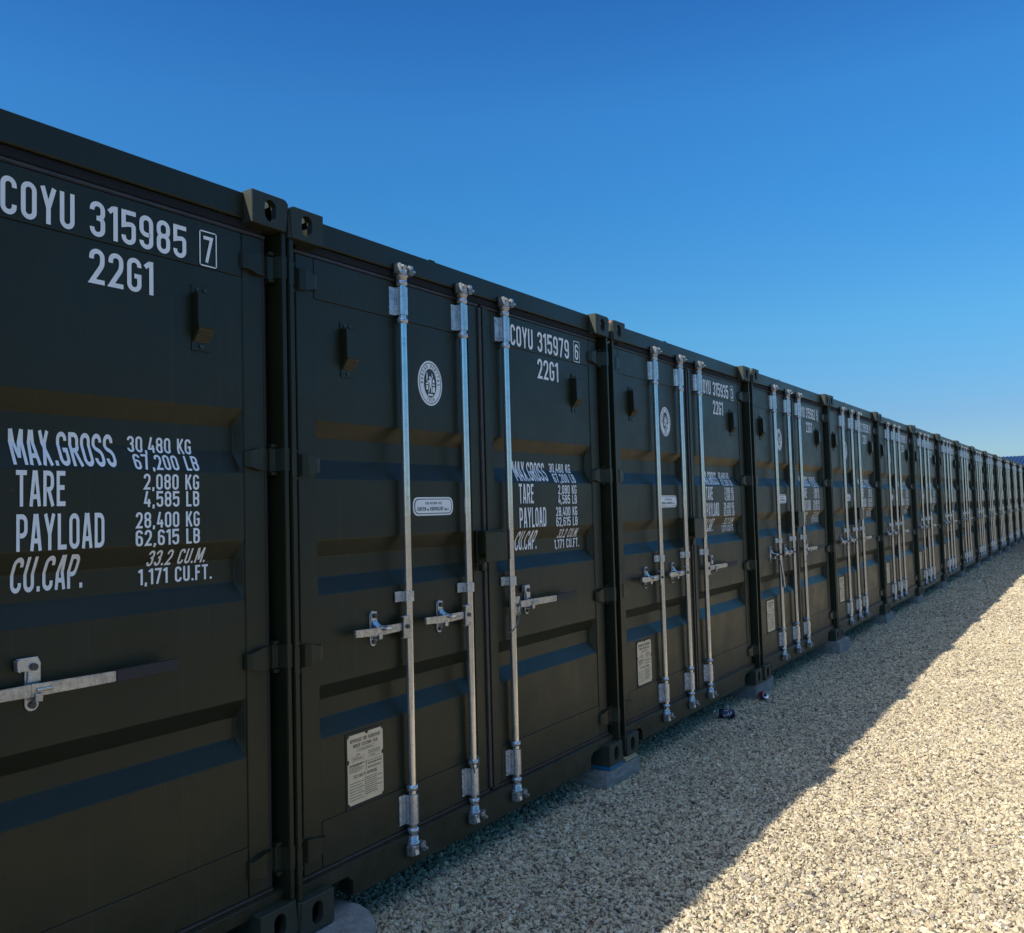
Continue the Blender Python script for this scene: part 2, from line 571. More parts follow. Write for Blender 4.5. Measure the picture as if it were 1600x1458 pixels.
def decal(name, polys, parent, lift=.0024, material=None, conform=True, x=None):
    """polygons in (y,z) wrapped over the pressed door sheet"""
    b = bmesh.new()
    lay = b.verts.layers.float.new('k')
    for q, k in polys:
        vs_ = [b.verts.new((0, p[0], p[1])) for p in q]
        for v in vs_: v[lay] = k
        try: b.faces.new(vs_)
        except ValueError: pass
    if conform:
        for B in BANDS:
            for z in B:
                bmesh.ops.bisect_plane(b, geom=b.verts[:] + b.edges[:] + b.faces[:], plane_co=(0, 0, z), plane_no=(0, 0, 1))
    for v in b.verts:
        base = sheet_x(v.co.y, v.co.z) if conform else x
        v.co.x = base + lift + .00015 * v[lay]
    b.normal_update()
    for f_ in b.faces:
        if f_.normal.x < 0: f_.normal_flip()
    mb = MB(); mb.bm(b, material or DECAL)
    return mb.build(name, parent)

# ------------------------------------------------------------------ corner casting (boolean once)
def casting_mesh():
    def tmp(mb):
        return mb.build('tmp')
    outer = MB()
    b = bmesh.new(); bmesh.ops.create_cube(b, size=1)
    for v in b.verts:
        v.co = Vector((-CD / 2 + v.co.x * CD, CW / 2 + v.co.y * CW, CH / 2 + v.co.z * CH))
    # the outer top edge (y=0, z=CH) is generously rounded
    E = [e for e in b.edges if all(v.co.y < .001 and v.co.z > CH - .001 for v in e.verts)]
    bmesh.ops.bevel(b, geom=E, offset=.022, segments=5, affect='EDGES', profile=.5)
    E = [e for e in b.edges if all(v.co.y < .001 and v.co.x > -.001 for v in e.verts)]
    bmesh.ops.bevel(b, geom=E, offset=.010, segments=3, affect='EDGES')
    E = [e for e in b.edges if e.is_manifold and e.calc_face_angle(0) > .9]
    bmesh.ops.bevel(b, geom=E, offset=.0025, segments=1, affect='EDGES')
    outer.bm(b); o = tmp(outer)
    def oval(w, h, n=10):
        r_ = w / 2; s_ = h / 2 - r_
        pts = [(r_ * math.cos(a), s_ + r_ * math.sin(a)) for a in [math.pi * i / n for i in range(n + 1)]]
        pts += [(r_ * math.cos(a), -s_ + r_ * math.sin(a)) for a in [math.pi + math.pi * i / n for i in range(n + 1)]]
        return pts
    cut = []
    cut.append(tmp(MB().box(-CD + .014, -.028, .014, CW - .012, .014, CH - .028, bev=0)))
    cut.append(tmp(MB().prism([(CW / 2 + a, .058 + c) for a, c in oval(.051, .0795)], 0, -.06, .02)))
    cut.append(tmp(MB().prism([(-.089 + c, CW / 2 + a) for a, c in oval(.064, .124)], 2, CH - .06, CH + .02)))
    cut.append(tmp(MB().prism([(-.089 + c, .058 + a) for a, c in oval(.051, .0795)], 1, -.02, .06)))
    for k, c in enumerate(cut):
        md = o.modifiers.new('b%d' % k, 'BOOLEAN'); md.operation = 'DIFFERENCE'; md.object = c; md.solver = 'EXACT'
    dg = bpy.context.evaluated_depsgraph_get()
    me = bpy.data.meshes.new_from_object(o.evaluated_get(dg))
    for x_ in [o] + cut:
        bpy.data.objects.remove(x_)
    me.materials.clear(); me.materials.append(PAINTC)
    me.name = 'corner_casting'
    return me

CAST_ME = casting_mesh()
def cast_variant(name, flip_y=False, flip_z=False, flip_x=False):
    n = CAST_ME.copy(); n.name = name
    k = 0
    for v in n.vertices:
        if flip_x: v.co.x = -L - v.co.x
        if flip_y: v.co.y = W - v.co.y
        if flip_z: v.co.z = CH - v.co.z
        else: v.co.z += H - CH
    k = int(flip_x) + int(flip_y) + int(flip_z)
    if k % 2: n.flip_normals()
    return n

# ------------------------------------------------------------------ one container, all its parts
def link(name, me, parent):
    o = bpy.data.objects.new(name, me); col.objects.link(o); o.parent = parent
    return o

def make_container():
    root = empty('shipping_container')
    for fx in (0, 1):
        for fy in (0, 1):
            for fz in (0, 1):
                link('corner_casting', cast_variant('corner_casting', fy, fz, fx), root)
    # side walls: top rail, bottom rail, corrugated sheet
    side = MB()
    side.box(-L + CD, -CD, .004, .064, H - .075, H - .016, PAINT)
    side.box(-L + CD, -CD, .002, .052, .03, .185, PAINT)
    pts = []
    x = -.165
    while x > -L + .17:
        pts += [(x, .012), (x - .072, .012), (x - .140, .046), (x - .210, .046)]
        x -= .278
    pts.append((-L + .165, .012))
    vs_ = [(p[0], p[1], z) for p in pts for z in (.18, H - .07)]
    fs = [(2 * i, 2 * i + 1, 2 * i + 3, 2 * i + 2) for i in range(len(pts) - 1)]
    side.add(vs_, fs, PAINT)
    sm = side.mesh('side_wall')
    link('side_wall', sm, root); link('side_wall', mirror_mesh(sm, 'side_wall'), root)
    # roof
    roof = MB()
    rp = []
    x = -.12
    while x > -L + .2:
        rp += [(x, H - .020), (x - .08, H - .020), (x - .10, H - .034), (x - .19, H - .034)]
        x -= .209
    rp.append((-L + .1, H - .020))
    vs_ = [(p[0], y, p[1]) for p in rp for y in (.055, W - .055)]
    fs = [(2 * i, 2 * i + 2, 2 * i + 3, 2 * i + 1) for i in range(len(rp) - 1)]
    roof.add(vs_, fs, PAINT)
    roof.box(-.42, -.118, .17, W - .17, H - .0185, H - .0125, PAINT)
    roof.build('roof', root)
    # rear wall and floor
    rear = MB()
    rear.box(-L, -L + .06, CW, W - CW, H - .13, H - .02, PAINT)
    rear.box(-L, -L + .06, CW, W - CW, .02, .15, PAINT)
    rpts = []
    y = .07
    while y < W - .25:
        rpts += [(-L + .01, y), (-L + .01, y + .11), (-L + .05, y + .13), (-L + .05, y + .24)]
        y += .26
    rpts.append((-L + .01, W - .07))
    rear.add([(p[0], p[1], z) for p in rpts for z in (.15, H - .13)], [(2 * i, 2 * i + 1, 2 * i + 3, 2 * i + 2) for i in range(len(rpts) - 1)], PAINT)
    for y0 in (.0, W - .07):
        rear.box(-L, -L + .07, y0 + .004, y0 + .066, CH, H - CH, PAINT)
    rear.build('rear_wall', root)
    fl = MB()
    fl.box(-L + .06, -.11, .052, W - .052, .14, .168, PAINT)
    for i in range(19):
        xx = -.35 - i * .3
        fl.box(xx - .045, xx, .052, W - .052, .04, .139, PAINT, bev=0)
    fl.build('floor', root)
    # front corner posts
    p = MB()
    p.box(-.150, -.012, .003, .025, CH + .001, H - CH - .001, PAINT, .003, 2)
    p.box(-.150, -.125, .026, .135, CH - .01, H - CH + .01, PAINT, .002)
    p.box(-.110, -.096, .026, .050, CH + .001, H - CH - .001, PAINT, .002)
    pm = p.mesh('corner_post')
    link('corner_post', pm, root); link('corner_post', mirror_mesh(pm, 'corner_post'), root)
    # header
    h = MB()
    h.prism([(-.045, 2.5835), (-.045, 2.4955), (-.049, 2.4915), (-.130, 2.4915), (-.130, 2.5835)], 1, CW - .03, W - CW + .03, PAINT, .0015)
    h.box(-.1, -.0437, .835, .875, 2.5836, 2.5880, PAINT, .0008)
    h.build('header', root)
    MB().box(-.100, -.0565, .074, W - .074, 2.4585, 2.4905, SEALM, .003, 2).build('header_seal', root)
    # sill: notched beside the castings
    s_ = MB()
    prof = [(.028, .104), (.272, .104), (.300, .078), (.300, .022), (W - .300, .022), (W - .300, .078), (W - .272, .104), (W - .028, .104), (W - .028, .152), (.028, .152)]
    s_.prism(prof, 0, -.118, -.043, PAINT, .0025)
    s_.prism([(-.05, .153), (-.05, .157), (-.10, .163), (-.118, .163), (-.118, .153)], 1, .03, W - .03, PAINT)
    s_.build('door_sill', root)
    # doors
    def door(y0, y1, py0, py1, hinge_left):
        d = MB()
        d.box(-.108, XD, y0, py0, .170, 2.444, PAINT, .004, 2)
        d.box(-.108, XD, py1, y1, .170, 2.444, PAINT, .004, 2)
        d.box(-.107, XD, py0 + .0005, py1 - .0005, .171, .338, PAINT, .003, 1)
        d.box(-.107, XD, py0 + .0005, py1 - .0005, 2.288, 2.443, PAINT, .003, 1)
        d.bm(sheet_bm(py0, py1, .339, 2.287), PAINT, True)
        do = d.build('door', root)
        wn = do.modifiers.new('normals', 'WEIGHTED_NORMAL'); wn.weight = 100
        return do
    dl = door(.072, 1.212, LP[0], LP[1], True)
    dr = door(1.222, W - .072, RP[0], RP[1], False)
    for dd, ya, yb in ((dl, .060, 1.209), (dr, 1.226, W - .060)):
        g = MB()
        g.box(-.085, -.0555, ya, yb, 2.4445, 2.4565, GASKET, .003, 2)
        g.box(-.085, -.0555, ya, yb, .1585, .1695, GASKET, .003, 2)
        if dd is dl:
            g.box(-.085, -.0620, ya, .0715, .170, 2.444, RUBBER, .002)
        else:
            g.box(-.085, -.0620, W - .0715, yb, .170, 2.444, RUBBER, .002)
        g.build('door_gasket', dd)
    # centre seam strips (on the right hand door)
    c = MB()
    c.box(-.060, -.049, 1.196, 1.221, .176, 2.440, GASKET, .003, 2)
    c.box(-.0575, -.044, 1.2215, 1.262, .172, 2.442, PAINT, .003, 2)
    c.build('seam_cover', dr)
    # hinges, four a side
    def hinge(z):
        m_ = MB()
        hh = .040
        plan = [(-.0575, .172), (-.046, .168), (-.040, .150), (-.037, .105), (-.043, .080), (-.062, .066), (-.064, .050), (-.046, .036), (-.022, .028),
                (-.0105, .024), (-.0105, .002), (-.030, .010), (-.088, .030), (-.088, .068), (-.062, .090)]
        b = bmesh.new()
        A = [b.verts.new((x_, y_, z - (hh if y_ < .12 else .027))) for x_, y_ in plan]
        B = [b.verts.new((x_, y_, z + (hh if y_ < .12 else .027))) for x_, y_ in plan]
        n = len(plan)
        b.faces.new(A); b.faces.new(B[::-1])
        for i in range(n): b.faces.new((A[i], B[i], B[(i + 1) % n], A[(i + 1) % n]))
        bmesh.ops.recalc_face_normals(b, faces=b.faces[:])
        bmesh.ops.triangulate(b, faces=[f_ for f_ in b.faces if len(f_.verts) > 4])
        m_.bm(b, PAINT)
        m_.cyl((-.066, .042, z - .056), (-.066, .042, z + .056), .010, 12, PAINT)
        m_.box(-.09, -.040, .030, .056, z + hh + .003, z + hh + .016, PAINT, .002)
        m_.box(-.09, -.040, .030, .056, z - hh - .016, z - hh - .003, PAINT, .002)
        return m_.mesh('hinge')
    for z in (2.345, 1.652, .958, .262):
        hm = hinge(z)
        link('hinge', hm, dl); link('hinge', mirror_mesh(hm, 'hinge'), dr)
    # ventilators
    def vent(yc, dd):
        v = MB()
        a, b = yc - .031, yc + .031
        v.prism([(XP + .0005, 2.192), (XP + .012, 2.198), (XP + .034, 2.190), (XP + .036, 2.076), (XP + .003, 2.036), (XP + .0005, 2.036)], 1, a, b, PAINT, .002)
        v.box(XP + .0005, XP + .004, a - .004, b + .004, 2.193, 2.222, PAINT, .001)
        v.box(XP + .0005, XP + .004, a - .004, b + .004, 2.003, 2.0355, PAINT, .001)
        for yy in (a + .016, b - .016):
            v.cyl((XP + .003, yy, 2.208), (XP + .008, yy, 2.208), .006, 10, BOLT)
        v.cyl((XP + .003, yc, 2.018), (XP + .008, yc, 2.018), .007, 10, BOLT)
        vo = v.build('ventilator', dd)
        g = MB()
        P0 = Vector((XP + .0370, 0, 2.0745)); P1 = Vector((XP + .0045, 0, 2.0345))
        nrm = Vector(((P0 - P1).z, 0, -(P0 - P1).x)).normalized()
        def slab(t0, t1, ya, yb, lift, th, mt):
            A = P0.lerp(P1, t0) + nrm * lift; B = P0.lerp(P1, t1) + nrm * lift
            C_ = nrm * th
            q = [A, B, B + C_, A + C_]
            g.prism([(p_.x, p_.z) for p_ in q], 1, ya, yb, mt)
        slab(.03, .97, a + .004, b - .004, .0004, .0006, HOLE)
        for k in range(8):
            t = .03 + k * .131
            slab(t, t + .035, a + .003, b - .003, .0012, .0016, GRILLE)
        for k in range(9):
            yy = a + .003 + k * (b - a - .0085) / 8
            slab(.03, .99, yy, yy + .0013, .0012, .0020, GRILLE)
        g.build('vent_grille', vo)
    vent(.333, root); vent(2.108, root)
    # lock rods
    XR = -.032
    def rod(y, sgn, black):
        r_ = MB()
        r_.cyl((XR, y, .14), (XR, y, 2.455), .0172, 28, RODM)
        for zt in (2.440, 2.290, .330, .168):
            pass
        r_.lathe([(.017, -.013), (.0235, -.011), (.0235, .008), (.017, .012)], (XR, y, 2.438), 18, STEEL)
        r_.lathe([(.017, -.018), (.0235, -.014), (.0235, .004), (.017, .008)], (XR, y, 2.281), 18, STEEL)
        r_.lathe([(.017, -.006), (.0235, -.004), (.0235, .014), (.017, .018)], (XR, y, .333), 18, STEEL)
        r_.lathe([(.017, -.014), (.0235, -.010), (.0235, .006), (.017, .010)], (XR, y, .170), 18, STEEL)
        for zc, up in ((2.456, 1), (.126, -1)):      # cams
            r_.lathe([(.018, -.022), (.022, -.016), (.022, .002), (.027, .006), (.027, .014), (.016, .018), (.012, .042), (.012, .05)] if up > 0 else
                     [(.012, -.05), (.012, -.042), (.016, -.018), (.027, -.014), (.027, -.006), (.022, -.002), (.022, .016), (.018, .022)], (XR, y, zc), 18, CAST)
            r_.prism([(XR - .012, y - .034), (XR + .012, y - .036), (XR + .026, y - .014), (XR + .026, y + .006), (XR + .006, y + .028), (XR - .016, y + .020)], 2,
                     zc + (.016 if up > 0 else -.034), zc + (.034 if up > 0 else -.016), CAST, .003)
            r_.prism([(XR + .002, zc + up * .034), (XR + .024, zc + up * .030), (XR + .030, zc + up * .052), (XR + .010, zc + up * .060)], 1, y - .018, y + .004, CAST, .002)
        ro = r_.build('lock_rod', root)
        for zc, up in ((2.490, 1), (.092, -1)):      # keepers on header and sill
            k = MB()
            xb = -.0445 if up > 0 else -.0425
            k.box(xb - .0005, xb + .006, y - .040, y + .050, zc - .026, zc + .028, PAINT, .002)
            k.box(xb + .006, xb + .042, y - .040, y - .028, zc - .018, zc + .024, CAST, .004, 2)
            k.box(xb + .006, xb + .042, y + .034, y + .046, zc - .018, zc + .024, CAST, .004, 2)
            k.box(xb + .032, xb + .046, y + .014, y + .034, zc + .002, zc + .022, CAST, .004, 2)
            k.cyl((xb + .006, y + .040, zc - .004), (xb + .052, y + .040, zc - .004), .006, 10, CAST)
            k.build('cam_keeper', ro)
        def guide(z0, z1):
            g = MB()
            n = 10
            # flange + half shell around the rod
            sh = [(XD + .0005, y - .056), (XD + .005, y - .056), (XD + .006, y - .026)]
            sh += [(XR + .0245 * math.cos(a_), y + .0245 * math.sin(a_)) for a_ in [-math.pi * .62 + 1.24 * math.pi * i / n for i in range(n + 1)]]
            sh += [(XD + .0005, y + .027), (XD + .0005, y + .020)]
            sh += [(XR + .0205 * math.cos(a_), y + .0205 * math.sin(a_)) for a_ in [math.pi * .55 - 1.1 * math.pi * i / n for i in range(n + 1)]]
            sh += [(XD + .0005, y - .022)]
            b = bmesh.new()
            A = [b.verts.new((p_[0], p_[1], z0)) for p_ in sh]
            B = [b.verts.new((p_[0], p_[1], z1)) for p_ in sh]
            nn = len(sh)
            fa = [b.faces.new(A), b.faces.new(B[::-1])]
            for i in range(nn): b.faces.new((A[i], B[i], B[(i + 1) % nn], A[(i + 1) % nn]))
            bmesh.ops.recalc_face_normals(b, faces=b.faces[:])
            bmesh.ops.triangulate(b, faces=[f_ for f_ in b.faces if len(f_.verts) > 4])
            g.bm(b, STEEL)
            zs = [z0 + .018, z1 - .018] if z1 - z0 > .08 else [(z0 + z1) / 2]
            for zz in zs:
                g.cyl((XD + .004, y - .044, zz), (XD + .0095, y - .044, zz), .0075, 10, STEEL)
                a_ = .62
                pc = Vector((XR + .0245 * math.cos(a_), y + .0245 * math.sin(a_), zz)); dn = Vector((math.cos(a_), math.sin(a_), 0))
                g.cyl(pc - dn * .001, pc + dn * .0006, .0042, 10, HOLE)
            if z1 - z0 > .08:
                g.box(XD + .005, XD + .0085, y - .034, y - .030, z0 + .01, z1 - .01, STEEL, .001)
            g.build('rod_guide' if z1 - z0 > .08 else 'rod_clamp', ro)
        guide(2.299, 2.417); guide(.194, .312); guide(1.100, 1.142)
        return ro
    def handle(ro, y, s, black, drop=False):
        hd = MB()
        Y = lambda t: y + s * t
        hd.prism([(Y(.006) - 0, 1.045), (Y(.045), 1.043), (Y(.050), .955), (Y(.006), .950)] if s > 0 else
                 [(Y(.006), 1.045), (Y(.045), 1.043), (Y(.050), .955), (Y(.006), .950)], 0, XR + .010, XR + .0165, CAST, .002)
        hd.box(XR - .006, XR + .012, min(Y(.008), Y(.046)), max(Y(.008), Y(.046)), .950, .957, CAST, .002)
        hd.box(XR - .006, XR + .012, min(Y(.008), Y(.046)), max(Y(.008), Y(.046)), 1.036, 1.043, CAST, .002)
        hd.cyl((XR + .014, Y(.026), 1.0), (XR + .023, Y(.026), 1.0), .009, 12, BOLT)
        # flat bar
        def bar(t0, t1, h0, h1, x0, x1, th, mt, zz0=1.0, zz1=1.0):
            b = bmesh.new()
            pts = []
            for t, h_, x_, zz in ((t0, h0, x0, zz0), (t1, h1, x1, zz1)):
                for dz_ in (-h_ / 2, h_ / 2):
                    for dx_ in (0, th):
                        pts.append(b.verts.new((x_ + dx_, Y(t), zz + dz_)))
            for q in ((0, 1, 3, 2), (4, 6, 7, 5), (0, 4, 5, 1), (2, 3, 7, 6), (0, 2, 6, 4), (1, 5, 7, 3)):
                b.faces.new([pts[i] for i in q])
            bmesh.ops.recalc_face_normals(b, faces=b.faces[:])
            bmesh.ops.bevel(b, geom=b.edges[:], offset=.0018, segments=2, affect='EDGES')
            hd.bm(b, mt)
        bar(.040, .150, .030, .034, XR - .004, XR + .000, .010, CAST)
        if black:
            bar(.1495, .386, .034, .030, XR + .0002, XR + .012, .0095, CAST, 1.0, 1.0)
            bar(.3855, .585, .036, .034, XR + .0105, XR + .016, .0135, RUBBER, 1.0, 1.004)
        else:
            bar(.1495, .200, .034, .030, XR + .0002, XR + .002, .0095, CAST)
            bar(.1995, .330, .030, .028, XR + .0015, XR + .010, .0135, CAST, 1.0, 1.008)
        ho = hd.build('door_handle', ro)
        # catch fixed to the door with two bolts and a hasp
        c = MB()
        yc = Y(.185 if not black else .168)
        pl = []
        for a_ in [math.pi * i / 8 for i in range(9)]: pl.append((yc + .019 * math.cos(a_), 1.060 + .019 * math.sin(a_)))
        for a_ in [math.pi + math.pi * i / 8 for i in range(9)]: pl.append((yc + .019 * math.cos(a_), .958 + .019 * math.sin(a_)))
        c.prism(pl, 0, XP + .0005, XP + .006, STEEL, .001)
        c.cyl((XP + .005, yc, .956), (XP + .014, yc, .956), .0095, 12, BOLT)
        c.cyl((XP + .010, yc, 1.060), (XP + .022, yc, 1.060), .010, 12, BOLT)
        c.box(XP + .006, XR + .018, yc - .010, yc + .010, .968, .978, CAST, .002)
        c.box(XR + .010, XR + .018, yc - .010, yc + .010, .974, .992, CAST, .002)
        if black:      # hasp swung up and away, pivoting on the upper bolt
            c.prism([(yc - .040, 1.052), (yc - .044, 1.086), (yc + .012, 1.086), (yc + .020, 1.070), (yc + .020, 1.018), (yc - .014, 1.018), (yc - .012, 1.048)], 0, XP + .008, XP + .014, STEEL, .001)
            c.prism([(yc - .048, 1.054), (yc - .040, 1.050), (yc - .040, 1.086), (yc - .050, 1.082)], 0, XP + .008, XP + .030, STEEL, .001)
            c.box(XR + .012, XR + .020, yc - .006, yc + .040, .996, 1.004, CAST, .002)
        else:
            q = [(XP + .012, yc), (XP + .016, yc), (XP + .022, yc - s * .012), (XR + .022, yc - s * .030), (XR + .020, yc - s * .055)]
            c.prism([(yc - .015, 1.076), (yc + .015, 1.076), (yc + .017, 1.050), (yc + .014, 1.030), (yc - .014, 1.030), (yc - .017, 1.050)], 0, XP + .007, XP + .012, STEEL, .001)
            zt = [1.040, 1.030, 1.018, 1.010, 1.004]
            for i in range(4):
                b = bmesh.new()
                A = q[i]; B = q[i + 1]
                pts = [b.verts.new((A[0], A[1] - .013, zt[i])), b.verts.new((A[0], A[1] + .013, zt[i] + .004)), b.verts.new((B[0], B[1] + .011, zt[i + 1] + .004)), b.verts.new((B[0], B[1] - .011, zt[i + 1]))]
                f0 = b.faces.new(pts)
                ex = bmesh.ops.extrude_face_region(b, geom=[f0])
                for v_ in [e for e in ex['geom'] if isinstance(e, bmesh.types.BMVert)]: v_.co += Vector((.003, 0, -.002))
                bmesh.ops.recalc_face_normals(b, faces=b.faces[:])
                c.bm(b, STEEL)
            c.box(XR + .012, XR + .024, min(yc - s * .020, yc - s * .090), max(yc - s * .020, yc - s * .090), .999, 1.005, CAST, .002)
        c.build('handle_catch', ro)
        return ho
    rods = []
    for y, s, blk in ((.634, -1, False), (1.050, -1, False), (1.392, 1, True)):
        ro = rod(y, s, blk)
        handle(ro, y, s, blk)
    # lock box over the seam
    lb = MB()
    lb.box(-.0435, -.006, 1.150, 1.330, 1.366, 1.372, PAINT, .002)
    lb.box(-.0115, -.005, 1.150, 1.330, 1.226, 1.3655, PAINT, .003, 2)
    lb.box(-.0435, -.012, 1.150, 1.156, 1.262, 1.3655, PAINT, .001)
    lb.box(-.0435, -.012, 1.324, 1.330, 1.226, 1.3655, PAINT, .001)
    lb.box(-.0535, -.0445, 1.135, 1.340, 1.222, 1.374, PAINT, .002)
    lb.box(-.045, -.018, 1.142, 1.178, 1.186, 1.2185, PAINT, .003)
    lb.box(-.030, -.014, 1.150, 1.172, 1.195, 1.232, BOLT, .003)
    lb.build('lock_box', root)
    # emblem, repair label, approval plate
    def ell(cy, cz, ry, rz, n=48, k=0):
        return ([(cy + ry * math.cos(2 * math.pi * i / n), cz + rz * math.sin(2 * math.pi * i / n)) for i in range(n)], k)
    def ring(cy, cz, ry, rz, ty, tz, n=48, k=0):
        out = []
        for i in range(n):
            a0 = 2 * math.pi * i / n; a1 = 2 * math.pi * (i + 1) / n
            P = lambda a, q: (cy + (ry - q * ty) * math.cos(a), cz + (rz - q * tz) * math.sin(a))
            out.append(([P(a0, 0), P(a1, 0), P(a1, 1), P(a0, 1)], k))
        return out
    cy, cz = .842, 2.036
    em = decal('certification_emblem', [ell(cy, cz, .083, .100)], root, .0010)
    dk = ring(cy, cz, .0745, .0915, .0030, .0030)
    dk.append(ell(cy, cz, .0430, .0640))
    def arc_text(s, ry, rz, a0, a1, h_, inward=True):
        n = len(s)
        for i, ch in enumerate(s):
            a = math.radians(a0 + (a1 - a0) * (i + .5) / n)
            bx, bz = cy + ry * math.cos(a), cz + rz * math.sin(a)
            P, wid = text_polys(ch)
            nx, nz = (math.cos(a) / ry, math.sin(a) / rz)
            ln = math.hypot(nx, nz); nx, nz = nx / ln, nz / ln
            if not inward: nx, nz = -nx, -nz
            tx, tz = nz, -nx
            for q, k in P:
                dk.append(([(bx + (px - wid / 2) * h_ * 1.05 * tx + pz * h_ * nx, bz + (px - wid / 2) * h_ * 1.05 * tz + pz * h_ * nz) for px, pz in q], k + 1))
    arc_text('BUREAU VERITAS', .0500, .0695, 188, -8, .0155)
    arc_text('1828', .0640, .0820, 240, 300, .0145, False)
    decal('emblem_print', dk, em, .0018, DECALDARK)
    fig = []
    def blob(pts, k=0): fig.append(([(cy + a, cz + b_) for a, b_ in pts], k))
    fig.append(ell(cy - .002, cz + .024, .0060, .0072, 12))
    blob([(-.009, .016), (.008, .017), (.009, .004), (.006, -.012), (-.007, -.012), (-.006, .002)], 1)
    blob([(.004, .012), (.010, .017), (.017, .030), (.013, .044), (.009, .043), (.011, .031), (.005, .021)], 2)
    blob([(-.006, .015), (-.013, .008), (-.022, .014), (-.025, .010), (-.014, .001), (-.006, .006)], 2)
    blob([(-.022, .014), (-.018, .030), (-.021, .046), (-.025, .046), (-.026, .030), (-.027, .013)], 3)
    blob([(-.006, -.012), (.001, -.012), (-.006, -.030), (-.011, -.042), (-.016, -.042), (-.011, -.028)], 2)
    blob([(.000, -.012), (.007, -.012), (.012, -.030), (.009, -.042), (.003, -.042), (.005, -.028)], 3)
    blob([(-.030, -.006), (-.012, -.006), (-.012, .001), (-.030, .001)], 0)
    blob([(-.029, -.030), (-.016, -.030), (-.015, -.010), (-.029, -.010)], 0)
    blob([(.013, -.009), (.031, -.010), (.031, -.004), (.013, -.002)], 0)
    blob([(.016, .002), (.027, .002), (.029, .012), (.022, .022), (.015, .013)], 0)
    blob([(.015, -.040), (.029, -.040), (.031, -.016), (.015, -.014)], 0)
    blob([(-.018, -.056), (.014, -.056), (.018, -.048), (-.016, -.047)], 0)
    decal('emblem_figure', fig, em, .0026, DECAL)
    # repair label
    def pill(y0, y1, z0, z1, k=0, n=10):
        r_ = (z1 - z0) / 2 * .75; pts = []
        for (yy, zz, a0) in ((y1 - r_, z1 - r_, 0), (y0 + r_, z1 - r_, 90), (y0 + r_, z0 + r_, 180), (y1 - r_, z0 + r_, 270)):
            for i in range(n):
                a = math.radians(a0 + 90 * i / (n - 1))
                pts.append((yy + r_ * math.cos(a), zz + r_ * math.sin(a)))
        return (pts, k)
    rl = decal('repair_label', [pill(.709, .983, 1.452, 1.532)], root, .0010)
    decal('label_border', [pill(.718, .974, 1.459, 1.525)], rl, .0016, DECALDARK)
    decal('label_field', [pill(.7225, .9695, 1.4625, 1.5215)], rl, .0022)
    tx = []
    put_text(tx, 'FOR REPAIR USE', .790, .902, 1.500, 1.511, .16, .13)
    put_text(tx, 'CORTEN', .736, .792, 1.473, 1.489, .14, .15)
    put_text(tx, 'OR', .799, .814, 1.473, 1.482, .14, .15)
    put_text(tx, 'EQUIVALENT', .822, .912, 1.473, 1.489, .14, .15)
    put_text(tx, 'ONLY', .920, .950, 1.473, 1.482, .14, .15)
    decal('label_print', tx, rl, .0028, DECALDARK)
    # approval plate
    pb = MB()
    pb.box(XP + .0004, XP + .0032, .288, .500, .338, .626, PLATEBACK, .001)
    po = pb.build('approval_plate', root)
    y0, y1, z0, z1 = .296, .492, .352, .616
    out = []
    def notch(c, d0, d1, r_=.010):
        return [(c[0] + r_ * math.cos(math.radians(a)), c[1] + r_ * math.sin(math.radians(a))) for a in (d0, (d0 * 2 + d1) / 3, (d0 + 2 * d1) / 3, d1)]
    out += notch((y0, z0), 90, 0)
    out += notch((y1, z0), 180, 90)
    out += notch((y1, z0 + .165), 270, 90)
    out += notch((y1, z1), 270, 180)
    out += notch((y0 + .105, z1), 360, 180)
    out += notch((y0, z1), 0, -90)
    out += notch((y0, z0 + .165), 90, -90)
    pf = MB()
    pf.prism(out, 0, XP + .0033, XP + .0043, PLATE)
    pf.build('plate_face', po)
    pt = []
    put_text(pt, 'APPROVED FOR TRANSPORT', y0 + .014, y1 - .014, z1 - .030, z1 - .016, .16, .15)
    put_text(pt, 'UNDER CUSTOMS SEAL', y0 + .030, y1 - .028, z1 - .050, z1 - .037, .16, .15)
    put_text(pt, 'CSC SAFETY APPROVAL', y0 + .030, y1 - .036, z0 + .098, z0 + .110, .16, .15)
    put_text(pt, 'TYPE', y0 + .044, y0 + .066, z1 - .082, z1 - .076, .16, .15)
    rnd = random.Random(3)
    def line(ya, yb, z, h_=.0032):
        y_ = ya
        while y_ < yb:
            w_ = rnd.uniform(.004, .013)
            pt.append(([(y_, z), (min(y_ + w_, yb), z), (min(y_ + w_, yb), z + h_), (y_, z + h_)], 0))
            y_ += w_ + rnd.uniform(.0015, .003)
    def frame(ya, yb, za, zb, t=.0010):
        for q in (((ya, za), (yb, za), (yb, za + t), (ya, za + t)), ((ya, zb - t), (yb, zb - t), (yb, zb), (ya, zb)), ((ya, za), (ya + t, za), (ya + t, zb), (ya, zb)), ((yb - t, za), (yb, za), (yb, zb), (yb - t, zb))):
            pt.append((list(q), 1))
    frame(y0 + .05, y1 - .05, z1 - .068, z1 - .056); line(y0 + .06, y1 - .06, z1 - .0640)
    frame(y0 + .022, y0 + .090, z1 - .100, z1 - .086); line(y0 + .030, y0 + .080, z1 - .0950)
    line(y1 - .085, y1 - .018, z1 - .080); line(y1 - .085, y1 - .022, z1 - .087)
    frame(y1 - .086, y1 - .018, z1 - .104, z1 - .091); line(y1 - .074, y1 - .045, z1 - .0990)
    frame(y0 + .010, y1 - .006, z0 + .148, z0 + .1485)
    for k in range(6): line(y0 + .008, y0 + .088 - (k % 3) * .012, z0 + .144 - .0 + -(k - .0) * .0055 + .006, .0022)
    frame(y0 + .098, y0 + .100, z0 + .116, z0 + .156)
